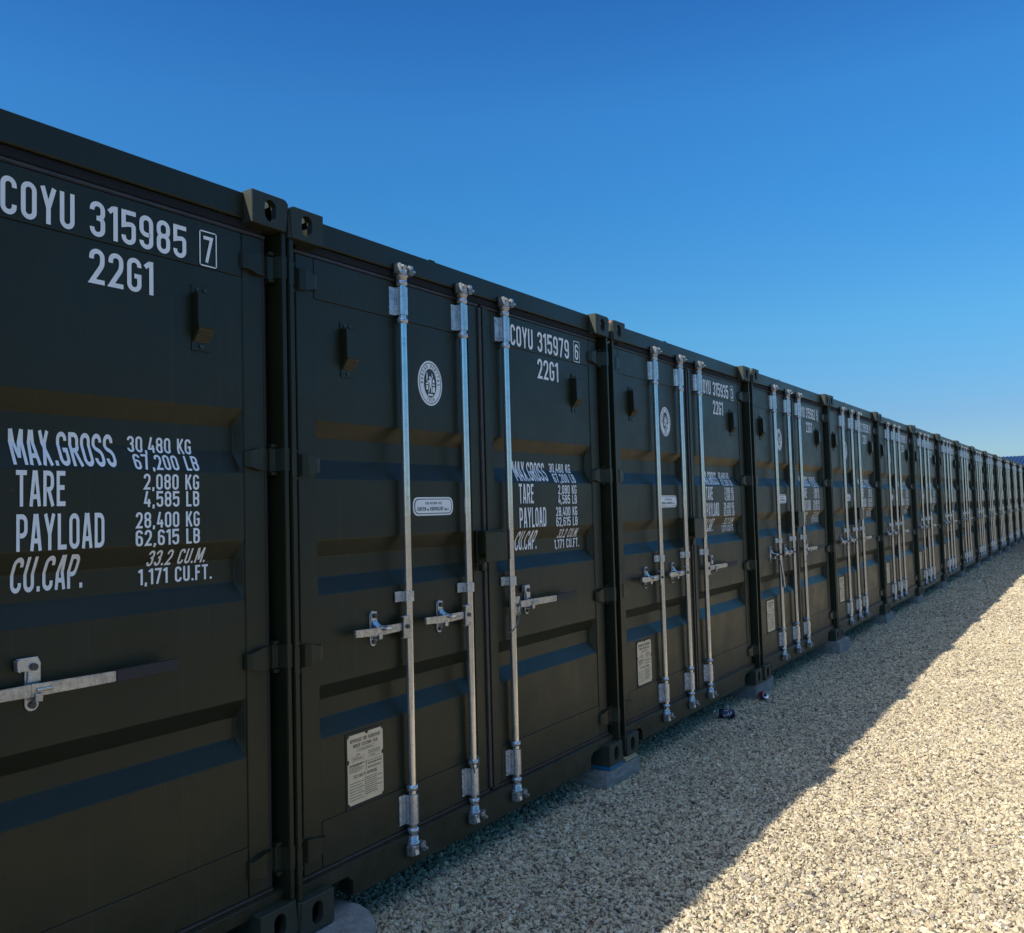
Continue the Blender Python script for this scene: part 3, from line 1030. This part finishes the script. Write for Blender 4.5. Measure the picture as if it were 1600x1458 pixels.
    line(y0 + .108, y1 - .008, z0 + .136, .0045); line(y0 + .108, y1 - .012, z0 + .121, .0040)
    for k in range(7): line(y0 + .008, y0 + .085 - (k % 2) * .01, z0 + .080 - k * .0105, .0026)
    for k in range(9):
        line(y0 + .090, y0 + .160, z0 + .086 - k * .0078, .0030)
    for k in range(3): line(y1 - .034, y1 - .008, z0 + .080 - k * .018, .0030)
    decal('plate_print', pt, po, .0048, PRINT, conform=False, x=XP)
    # weight table
    tb = []
    C0 = 1.519
    put_text(tb, 'MAX.GROSS', C0 - .004, 1.818, 1.612, 1.713, .085)
    put_text(tb, 'TARE', C0, 1.655, 1.497, 1.597)
    put_text(tb, 'PAYLOAD', C0 + .001, 1.771, 1.374, 1.476)
    put_text(tb, 'CU.CAP.', C0 + .002, 1.724, 1.259, 1.358, .10)
    tw = .145
    for s, a, b, z in (('30,480 KG', 1.866, 2.091, 1.662), ('67,200 LB', 1.874, 2.102, 1.607), ('2,080 KG', 1.899, 2.096, 1.545), ('4,585 LB', 1.899, 2.096, 1.491),
                       ('28,400 KG', 1.872, 2.097, 1.426), ('62,615 LB', 1.871, 2.097, 1.371), ('33.2 CU.M.', 1.926, 2.140, 1.306), ('1,171 CU.FT.', 1.902, 2.168, 1.249)):
        put_text(tb, s, a, b, z, z + (.049 if z < 1.66 else .050), .12, tw)
    tb2 = []
    decal('weight_table', tb, root)
    return root

def number_polys(s, chk):
    n = []
    put_text(n, 'COYU', 1.475, 1.681, 2.299, 2.406)
    put_text(n, s, 1.727, 2.053, 2.299, 2.406)
    m_ = n
    n = []
    put_text(n, chk, 2.119, 2.156, 2.306, 2.395)
    t = .0042
    a, b, c, d = 2.103, 2.171, 2.292, 2.412
    for q in (((a, c), (b, c), (b, c + t), (a, c + t)), ((a, d - t), (b, d - t), (b, d), (a, d)), ((a, c), (a + t, c), (a + t, d), (a, d)), ((b - t, c), (b, c), (b, d), (b - t, d))):
        n.append((list(q), 2))
    return m_, n
SIZE = []
put_text(SIZE, '22G1', 1.727, 1.936, 2.157, 2.263)

def children(o, allobjs):
    return [c for c in allobjs if c.parent is o]

def copy_tree(o, allobjs, parent=None):
    c = o.copy(); col.objects.link(c); c.parent = parent
    for ch in children(o, allobjs):
        copy_tree(ch, allobjs, c)
    return c

PITCH = 2.4703605
DY = [.009931, -.021413, .00827, .015141, -.005991, -.004382]
DZ = [.010887, -.005207, -.003717, 0, .003035, -.006386]
DX = [-.005, .002, -.006, .001, .002, 0]
proto = make_container()
fam = list(col.objects)
fam = [o for o in fam if o is not proto and (o.parent is proto or (o.parent and o.parent.parent is proto))]
NUM = ['315985', '315979', '315935', '315962', '315938', '315905', '315941', '315917', '315950', '315926', '315968', '315933', '315974', '315909', '315947', '315956', '315912']
CHK = ['7', '6', '3', '5', '5', '1', '0', '4', '8', '2', '9', '3', '7', '1', '6', '5', '0']
LAB = ['green shipping container numbered 315985 7, nearest one, cut off by the left edge',
       'green shipping container numbered 315979 6 with a wire looped on its middle rod',
       'green shipping container numbered 315935 3 beside the two drink cans',
       'green shipping container numbered 315962 5 with one lock handle hanging down']
ORD = ['fifth', 'sixth', 'seventh', 'eighth', 'ninth', 'tenth', 'eleventh', 'twelfth', 'thirteenth', 'fourteenth', 'fifteenth', 'sixteenth', 'seventeenth']
N = 17
roots = []
for k in range(N):
    roots.append(proto if k == 0 else copy_tree(proto, fam))
rj = random.Random(5)
for k, o in enumerate(roots):
    o.location = (DX[k] if k < 6 else rj.uniform(-.004, .004), (k - 1) * PITCH + (DY[k] if k < 6 else rj.uniform(-.008, .008)), DZ[k] if k < 6 else rj.uniform(-.006, .005))
    lab = LAB[k] if k < 4 else 'dark green shipping container, %s in the row counted from the nearest' % ORD[k - 4]
    tag(o, lab, 'shipping container', 'shipping containers standing side by side in a row')
bpy.context.view_layer.update()
allo = list(col.objects)
for k, o in enumerate(roots):
    np_ = number_polys(NUM[k], CHK[k])
    decal('identification_number', np_[0], o)
    decal('check_digit', np_[1], o)
    if k == 0:
        sz = decal('size_code', SIZE, o)
    else:
        c = sz.copy(); col.objects.link(c); c.parent = o
# the fourth container: first rod's handle hangs down along the rod
k3 = roots[3]
ro = sorted([c for c in allo if c.parent is k3 and c.name.split('.')[0] == 'lock_rod'], key=lambda c: min(v.co.y for v in c.data.vertices))[0]
for c in allo:
    if c.parent is ro and c.name.split('.')[0] == 'door_handle':
        me = c.data.copy(); c.data = me
        piv = Vector((-.032, .634 - .026, 1.0))
        R_ = Matrix.Rotation(math.radians(96), 4, 'X')
        for v in me.vertices:
            p = v.co - piv
            if p.y < -.024:
                p.y += .010
                v.co = piv + R_ @ p + Vector((.012, 0, 0))
# scraped red primer on the third container's upper left casting
for j in range(1, 5):
    c = copy_tree(proto, fam)
    c.location = (rj.uniform(-.004, .004), -(j + 1) * PITCH + .01, .004)
    tag(c, ['dark green shipping container directly left of the one numbered 315985 7', 'dark green shipping container second to the left of 315985 7',
            'dark green shipping container third to the left of 315985 7', 'dark green shipping container fourth to the left of 315985 7'][j - 1], 'shipping container', 'shipping containers standing side by side in a row')
k2 = roots[2]
sp = MB()
n = 7
pts = []
for i in range(n):
    a = math.radians(10 + 80 * i / (n - 1))
    pts.append((.022 - .0228 * math.sin(a), H - .022 + .0228 * math.cos(a)))
vs_ = []
for j, x_ in enumerate((-.012, -.03, -.055, -.08)):
    for (y_, z_) in pts:
        vs_.append((x_, y_, z_))
fs = [(j * n + i, j * n + i + 1, (j + 1) * n + i + 1, (j + 1) * n + i) for j in range(3) for i in range(n - 1) if (i, j) not in ((0, 0), (5, 2), (0, 2), (5, 0))]
sp.add(vs_, fs, RUST, True)
cst = [c for c in allo if c.parent is k2 and c.name.split('.')[0] == 'corner_casting']
def is_ul(c):
    b = [v.co for v in c.data.vertices]
    return min(p.y for p in b) < .1 and min(p.z for p in b) > 2 and max(p.x for p in b) > -.1
sp.build('scraped_patch', [c for c in cst if is_ul(c)][0])

# ------------------------------------------------------------------ wire loops
def wire(name, pts, loc, label, r=.0035):
    # smooth through the points
    P = [Vector(p) for p in pts]
    out = []
    for i in range(len(P) - 1):
        p0 = P[max(i - 1, 0)]; p1 = P[i]; p2 = P[i + 1]; p3 = P[min(i + 2, len(P) - 1)]
        for k in range(6):
            t = k / 6
            out.append(.5 * ((2 * p1) + (-p0 + p2) * t + (2 * p0 - 5 * p1 + 4 * p2 - p3) * t * t + (-p0 + 3 * p1 - 3 * p2 + p3) * t ** 3))
    out.append(P[-1])
    b = MB().tube(out, r, 7, WIRE)
    o = b.build(name)
    o.location = loc
    return tag(o, label, 'wire loop', 'wire loops tied to the lock rods')
c1 = roots[1].location
wire('wire_loop', [(.0, -.028, .352), (-.012, -.020, .366), (-.028, .0, .372), (-.012, .021, .366), (.004, .026, .345), (.006, .018, .31), (.008, .006, .275), (.008, .006, .24), (.010, .012, .19), (.006, .010, .15), (.006, .016, .12), (.004, .006, .10)],
     (c1.x - .025, c1.y + 1.050, c1.z), 'wire tail hanging over the lower guide of the second lock rod, second container')
wire('wire_loop', [(.004, .006, .255), (.007, -.012, .29), (.006, -.026, .345), (-.002, -.028, .360), (-.015, -.020, .366)],
     (c1.x - .022, c1.y + 1.050, c1.z), 'short wire strand crossing the lower rod guide, left side of the long tail')
wire('wire_loop', [(.012, .045, 1.03), (.022, .040, .99), (.020, .030, .96), (.018, .020, .925), (.016, .002, .90), (.010, -.018, .882), (-.004, -.03, .872)],
     (c1.x - .030, c1.y + 1.392, c1.z), 'braided wire tied at the handle of the long right door rod, second container')
c2 = roots[2].location
wire('wire_loop', [(.004, -.028, .345), (.0, -.010, .360), (.006, .014, .352), (.010, .030, .325), (.010, .040, .27), (.010, .042, .21), (.010, .040, .165), (.010, .034, .13)],
     (c2.x - .025, c2.y + 1.392, c2.z), 'wire hooked over the lower guide of the third rod, container behind the cans')
c3 = roots[3].location
wire('wire_loop', [(.004, -.028, .345), (.0, -.010, .360), (.006, .014, .345), (.010, .036, .315), (.010, .046, .25), (.010, .046, .19), (.010, .044, .13)],
     (c3.x - .025, c3.y + 1.050, c3.z), 'wire hooked over the lower guide of the middle rod, fourth container')
wire('wire_loop', [(.012, .045, 1.01), (.022, .036, .97), (.020, .020, .93), (.016, .002, .90), (.004, -.02, .88)],
     (c3.x - .030, c3.y + 1.392, c3.z), 'wire tied under the right door handle, fourth container')

# ------------------------------------------------------------------ concrete blocks and shims
GZ = -.125
def block(x0, x1, y0, y1, z1, label, corner=.006, rough=.003):
    b = bmesh.new()
    bmesh.ops.create_cube(b, size=1)
    for v in b.verts:
        v.co = Vector(((x0 + x1) / 2 + v.co.x * (x1 - x0), (y0 + y1) / 2 + v.co.y * (y1 - y0), (z1 + GZ - .02) / 2 + v.co.z * (z1 - GZ + .02)))
    if corner > .02:
        E = [e for e in b.edges if all(v.co.x > x1 - .001 for v in e.verts) and abs(e.verts[0].co.z - e.verts[1].co.z) > .01]
        bmesh.ops.bevel(b, geom=E, offset=corner, segments=8, affect='EDGES')
    E = [e for e in b.edges if e.calc_face_angle(0) > .6]
    bmesh.ops.bevel(b, geom=E, offset=.006, segments=2, affect='EDGES')
    bmesh.ops.triangulate(b, faces=b.faces[:])
    for _ in range(3):
        long_ = [e for e in b.edges if e.calc_length() > .03]
        bmesh.ops.subdivide_edges(b, edges=long_, cuts=1)
        bmesh.ops.triangulate(b, faces=b.faces[:])
    rn = random.Random(int(y0 * 100))
    for v in b.verts:
        v.co += Vector((rn.uniform(-1, 1), rn.uniform(-1, 1), rn.uniform(-1, .3))) * rough * .6
    cx_, cy_ = (x0 + x1) / 2, (y0 + y1) / 2
    for v in b.verts: v.co -= Vector((cx_, cy_, GZ))
    o = MB().bm(b, CONC).build('concrete_block')
    o.location = (cx_, cy_, GZ)
    return tag(o, label, 'concrete block', 'concrete blocks carrying the container corners')
nm = ['first', 'second', 'third', 'fourth', 'fifth', 'sixth', 'seventh', 'eighth', 'ninth', 'tenth', 'eleventh', 'twelfth', 'thirteenth', 'fourteenth', 'fifteenth', 'sixteenth', 'seventeenth']
def round_pad(cx_, cy_, R_, z1, label):
    b = bmesh.new()
    n = 56; h_ = z1 - GZ + .02
    rn = random.Random(4)
    prof = [(R_ * .02, h_), (R_ * .35, h_), (R_ * .65, h_), (R_ * .85, h_ - .0005), (R_ - .014, h_ - .001), (R_ - .005, h_ - .005), (R_, h_ - .014), (R_ + .001, h_ * .5), (R_ + .002, 0)]
    rings = []
    for r_, z_ in prof:
        rings.append([b.verts.new(((r_ + rn.uniform(-.0012, .0012)) * math.cos(2 * math.pi * i / n), (r_ + rn.uniform(-.0012, .0012)) * math.sin(2 * math.pi * i / n), z_ - .02 + rn.uniform(-.001, .0))) for i in range(n)])
    for k in range(len(rings) - 1):
        for i in range(n):
            b.faces.new((rings[k][i], rings[k + 1][i], rings[k + 1][(i + 1) % n], rings[k][(i + 1) % n]))
    b.faces.new(rings[0])
    bmesh.ops.recalc_face_normals(b, faces=b.faces[:])
    o = MB().bm(b, CONC, True).build('concrete_block')
    o.location = (cx_, cy_, GZ)
    return tag(o, label, 'concrete block', 'concrete blocks carrying the container corners')
round_pad(-.06, .060, .245, -.012, 'round edged concrete block at the bottom of the photo, under the two nearest containers')
block(-.30, -.002, 2.215, 2.640, -.030, 'grey concrete block with a blue shim and timber shims on it')
block(-.34, -.030, 4.800, 5.260, -.012, 'low concrete block behind the red drink can')
for k in range(3, 16):
    yj = k * PITCH - .016
    bz = roots[k].location.z
    dx_ = rj.uniform(-.02, .02); dy_ = rj.uniform(-.04, .04)
    block(-.32, -.01 + dx_ + (.03 if k == 3 else 0), yj - .20 + dy_, yj + .24 + dy_, min(bz, roots[k + 1].location.z) - .001,
          'concrete block under the corners where the %s and %s containers meet' % (nm[k], nm[k + 1]))
def shim(x0, x1, y0, y1, z0, z1, m_, label, cat):
    o = MB().box(x0 - x0, x1 - x0, 0, y1 - y0, 0, z1 - z0, m_, .002).build(cat.replace(' ', '_'))
    o.location = (x0, y0, z0)
    return tag(o, label, cat)
r1, r2 = roots[1].location, roots[2].location
shim(-.17, -.004, 2.262, 2.420, -.0285, -.0060, SHIMB, 'blue plastic shim between concrete block and container corner', 'plastic shim')
shim(-.20, -.172, 2.24, 2.420, -.0285, -.0120, SHIMW, 'thin pale timber shim behind the blue shim on the block', 'timber shim')
shim(-.17, -.002, 2.462, 2.610, -.0285, -.0165, SHIMW, 'lower pale timber shim at the right end of the block', 'timber shim')
shim(-.17, -.008, 2.456, 2.600, -.0160, -.0045, SHIMW, 'upper timber shim lying on the lower one beside the blue shim', 'timber shim')

# ------------------------------------------------------------------ drink cans
def can(name, loc, rot, body_mat, label, marks, mark_mat):
    root = empty(name, loc)
    root.rotation_euler = rot
    b = MB()
    R_, hgt = .033, .120
    prof = [(.024, .000), (.0255, .002), (.031, .010), (R_, .016), (R_, .104), (.0295, .113), (.0285, .116)]
    b.lathe(prof, (0, 0, -hgt / 2), 28, body_mat)
    bo = b.build('can_body', root)
    e = MB()
    e.lathe([(.0270, .0), (.0288, .0005), (.0288, .003), (.0262, .0032), (.0255, .0012), (.001, .0010)], (0, 0, hgt / 2 - .0035), 28, STEEL)
    e.lathe([(.001, .0), (.022, -.002), (.0255, -.004), (.0258, .0008)], (0, 0, -hgt / 2 - .0005), 28, STEEL)
    eo = e.build('can_lid', root)
    k = MB()
    k.prism([(.017 * math.cos(a) * .75 - .008, .017 * math.sin(a) * .62) for a in [2 * math.pi * i / 14 for i in range(14)]], 2, hgt / 2 - .0018, hgt / 2 - .0012, HOLE)
    k.build('can_opening', eo)
    t = MB()
    for (a0, a1, z0, z1) in marks:
        nseg = 6
        vs_ = []; fs_ = []
        for i in range(nseg + 1):
            a = a0 + (a1 - a0) * i / nseg
            zz0 = z0[0] + (z0[1] - z0[0]) * i / nseg; zz1 = z1[0] + (z1[1] - z1[0]) * i / nseg
            vs_ += [((R_ + .0004) * math.cos(a), (R_ + .0004) * math.sin(a), zz0), ((R_ + .0004) * math.cos(a), (R_ + .0004) * math.sin(a), zz1)]
        fs_ = [(2 * i, 2 * i + 2, 2 * i + 3, 2 * i + 1) for i in range(nseg)]
        t.add(vs_, fs_, mark_mat, True)
    t.build('can_print', bo)
    tag(root, label, 'drink can')
    return root
REDP = plain_mat('red_can_paint', (.36, .015, .045), .3, .1, 40, .3, 0)
NAVY = plain_mat('navy_can_paint', (.012, .014, .04), .3, .1, 40, .3, 0)
SILV = plain_mat('silver_print', (.55, .57, .62), .35, .1, 40, .2, 0)
mk = []
rm = random.Random(2)
for i in range(12):
    a = rm.uniform(0, 6.28); z = rm.uniform(-.035, .02); l_ = rm.uniform(.4, .9); s_ = rm.uniform(-.012, .02)
    mk.append((a, a + l_, (z, z + s_), (z + .006, z + s_ + .004)))
for i in range(6):
    a = i * 1.05
    mk.append((a, a + .2, (-.01, .012), (.012, .020))); mk.append((a, a + .55, (-.012, -.016), (-.006, -.010)))
can('drink_can', (-.01, 4.095, GZ + .036), (math.radians(90), math.radians(8), math.radians(-68)), NAVY, 'dark navy drink can with pale lettering lying on the gravel', mk, SILV)
mk2 = [(0, 1.2, (-.03, -.02), (-.012, -.002)), (1.4, 2.2, (.01, .0), (.02, .01)), (2.6, 3.8, (-.03, -.02), (-.02, -.01)), (4.2, 5.2, (-.01, .0), (.008, .02)), (5.3, 6.1, (-.03, -.035), (-.02, -.02))]
can('drink_can', (.035, 4.800, GZ + .042), Vector((.62, -.75, .22)).to_track_quat('Z', 'Y').to_euler(), REDP, 'red drink can lying open end forward beside the concrete block', mk2, SILV)
bpy.context.view_layer.update()

# ------------------------------------------------------------------ ground, gravel
g = MB()
import itertools
def ground_sheet():
    xs = [-900, -300, -80, -20] + [-6 + i * .5 for i in range(33)] + [20, 80, 300, 900]
    ys = [-900, -300, -60, -12] + [-4 + i * .6 for i in range(60)] + [45, 90, 300, 1500]
    b = bmesh.new()
    def z(x, y):
        near = math.exp(-((x - 1.5) / 12) ** 2) * math.exp(-((y - 12) / 26) ** 2)
        return GZ - .006 + .006 * near * (math.sin(x * 2.1 + y * .7) + math.sin(y * 1.3 - x * .9)) * .7
    gr = [[b.verts.new((x, y, z(x, y))) for y in ys] for x in xs]
    for i in range(len(xs) - 1):
        for j in range(len(ys) - 1):
            b.faces.new((gr[i][j], gr[i + 1][j], gr[i + 1][j + 1], gr[i][j + 1]))
    return b
go = MB().bm(ground_sheet(), GROUND, True).build('ground')
tag(go, kind='structure')

def gravel():
    rng = np.random.default_rng(11)
    pts = []
    # density falls with distance from the viewer
    bands = [(-.6, 3.2, 12800), (3.2, 6.5, 11000), (6.5, 10.5, 7600), (10.5, 16, 3300), (16, 26, 1700)]
    for y0, y1, dens in bands:
        x0, x1 = -.75, 3.3 if y0 < 7 else 3.0
        n = int((x1 - x0) * (y1 - y0) * dens)
        p = np.stack([rng.uniform(x0, x1, n), rng.uniform(y0, y1, n), np.zeros(n)], 1)
        pts.append(p)
    p = np.concatenate(pts)
    near = np.exp(-((p[:, 0] - 1.5) / 12) ** 2) * np.exp(-((p[:, 1] - 12) / 26) ** 2)
    p[:, 2] = GZ - .006 + .006 * near * (np.sin(p[:, 0] * 2.1 + p[:, 1] * .7) + np.sin(p[:, 1] * 1.3 - p[:, 0] * .9)) * .7 + rng.uniform(-.007, .006, len(p))
    keep = rng.uniform(0, 1, len(p)) < np.clip((27 - p[:, 1]) / 13, 0, 1)
    p = p[keep]
    n = len(p)
    sc_ = np.clip(rng.lognormal(math.log(.0065), .34, n), .0035, .017)
    big = 1 + .7 * np.clip((p[:, 1] - 6) / 12, 0, 1)
    sc_ *= big
    rot = np.stack([rng.normal(0, .6, n), rng.normal(0, .6, n), rng.uniform(0, 6.283, n)], 1)
    scl = np.stack([sc_ * rng.uniform(.95, 1.45, n), sc_ * rng.uniform(.7, 1.0, n), sc_ * rng.uniform(.42, .75, n)], 1)
    me = bpy.data.meshes.new('gravel_stones')
    me.vertices.add(n)
    me.vertices.foreach_set('co', p.ravel())
    for nme, arr in (('rot', rot), ('scl', scl)):
        at = me.attributes.new(nme, 'FLOAT_VECTOR', 'POINT'); at.data.foreach_set('vector', arr.ravel())
    at = me.attributes.new('pick', 'INT', 'POINT'); at.data.foreach_set('value', rng.integers(0, 8, n))
    o = bpy.data.objects.new('gravel_stones', me)
    col.objects.link(o)
    me.materials.append(STONE)
    ng = bpy.data.node_groups.new('scatter_stones', 'GeometryNodeTree')
    ng.interface.new_socket('Geometry', in_out='INPUT', socket_type='NodeSocketGeometry')
    ng.interface.new_socket('Geometry', in_out='OUTPUT', socket_type='NodeSocketGeometry')
    N_ = ng.nodes; K = ng.links
    gi = N_.new('NodeGroupInput'); gout = N_.new('NodeGroupOutput')
    gti = N_.new('GeometryNodeGeometryToInstance')
    for s in range(8):
        ico = N_.new('GeometryNodeMeshIcoSphere'); ico.inputs['Subdivisions'].default_value = 2
        sp_ = N_.new('GeometryNodeSetPosition')
        pos = N_.new('GeometryNodeInputPosition')
        ad = N_.new('ShaderNodeVectorMath'); ad.operation = 'ADD'; ad.inputs[1].default_value = (s * 7.3, s * 3.1, 0)
        nz = N_.new('ShaderNodeTexNoise'); nz.inputs['Scale'].default_value = .95; nz.inputs['Detail'].default_value = 1.5
        sb = N_.new('ShaderNodeVectorMath'); sb.operation = 'SUBTRACT'; sb.inputs[1].default_value = (.5, .5, .5)
        ml = N_.new('ShaderNodeVectorMath'); ml.operation = 'SCALE'; ml.inputs['Scale'].default_value = 2.0
        K.new(pos.outputs[0], ad.inputs[0]); K.new(ad.outputs[0], nz.inputs['Vector']); K.new(nz.outputs['Color'], sb.inputs[0]); K.new(sb.outputs[0], ml.inputs[0])
        K.new(ico.outputs[0], sp_.inputs[0]); K.new(ml.outputs[0], sp_.inputs['Offset'])
        sm_ = N_.new('GeometryNodeSetMaterial'); sm_.inputs['Material'].default_value = STONE
        K.new(sp_.outputs[0], sm_.inputs[0])
        K.new(sm_.outputs[0], gti.inputs[0])
    iop = N_.new('GeometryNodeInstanceOnPoints')
    iop.inputs['Pick Instance'].default_value = True
    def attr(nme, ty):
        a = N_.new('GeometryNodeInputNamedAttribute'); a.data_type = ty; a.inputs['Name'].default_value = nme
        return a.outputs[0]
    e2r = N_.new('FunctionNodeEulerToRotation')
    K.new(attr('rot', 'FLOAT_VECTOR'), e2r.inputs[0])
    K.new(e2r.outputs[0], iop.inputs['Rotation'])
    K.new(attr('scl', 'FLOAT_VECTOR'), iop.inputs['Scale'])
    K.new(attr('pick', 'INT'), iop.inputs['Instance Index'])
    K.new(gi.outputs[0], iop.inputs['Points']); K.new(gti.outputs[0], iop.inputs['Instance'])
    K.new(iop.outputs[0], gout.inputs[0])
    md = o.modifiers.new('scatter', 'NODES'); md.node_group = ng
    tag(o, 'pale beige limestone gravel chips covering the ground in front of the containers', 'gravel', kind='stuff')
    print('stones', n)
gravel()

# ------------------------------------------------------------------ blue shed far beyond the end of the row
BLUE = plain_mat('blue_sheet', (.006, .026, .085), .5, .25, .8, 0, 0)
BLUEL = plain_mat('pale_blue_sheet', (.06, .15, .36), .4, .2, .8, 0, 0)
REDF = plain_mat('red_fascia', (.22, .02, .025), .5, .2, 1, 0, 0)
def shed():
    root = empty('storage_shed', (0, 78, GZ))
    w = MB()
    w.box(-9, 6, 0, 18, 0, 3.30, BLUE, .02)
    for i in range(60):
        w.box(-9 + i * .25, -9 + i * .25 + .1, -.04, -.002, .1, 3.28, BLUE, 0)
    w.build('wall', root)
    r_ = MB()
    r_.prism([(-.35, 3.62), (-.35, 3.74), (9, 5.1), (18.35, 3.74), (18.35, 3.62), (9, 4.95)], 0, -9.3, 6.3, BLUE)
    for i in range(52):
        x_ = -9.2 + i * .3
        r_.prism([(-.36, 3.742), (-.36, 3.79), (9, 5.15), (9, 5.102)], 0, x_, x_ + .06, BLUE)
    r_.build('roof', root)
    b_ = MB()
    b_.box(-9.3, 6.3, -.40, -.352, 3.46, 3.60, BLUEL, .01)
    b_.build('gutter', root)
    f_ = MB()
    f_.box(-9.05, 6.05, -.06, -.005, 3.302, 3.45, REDF, .01)
    f_.build('fascia', root)
    tag(root, 'dark blue sheet metal shed rising beyond the far end of the container row', 'shed')
shed()
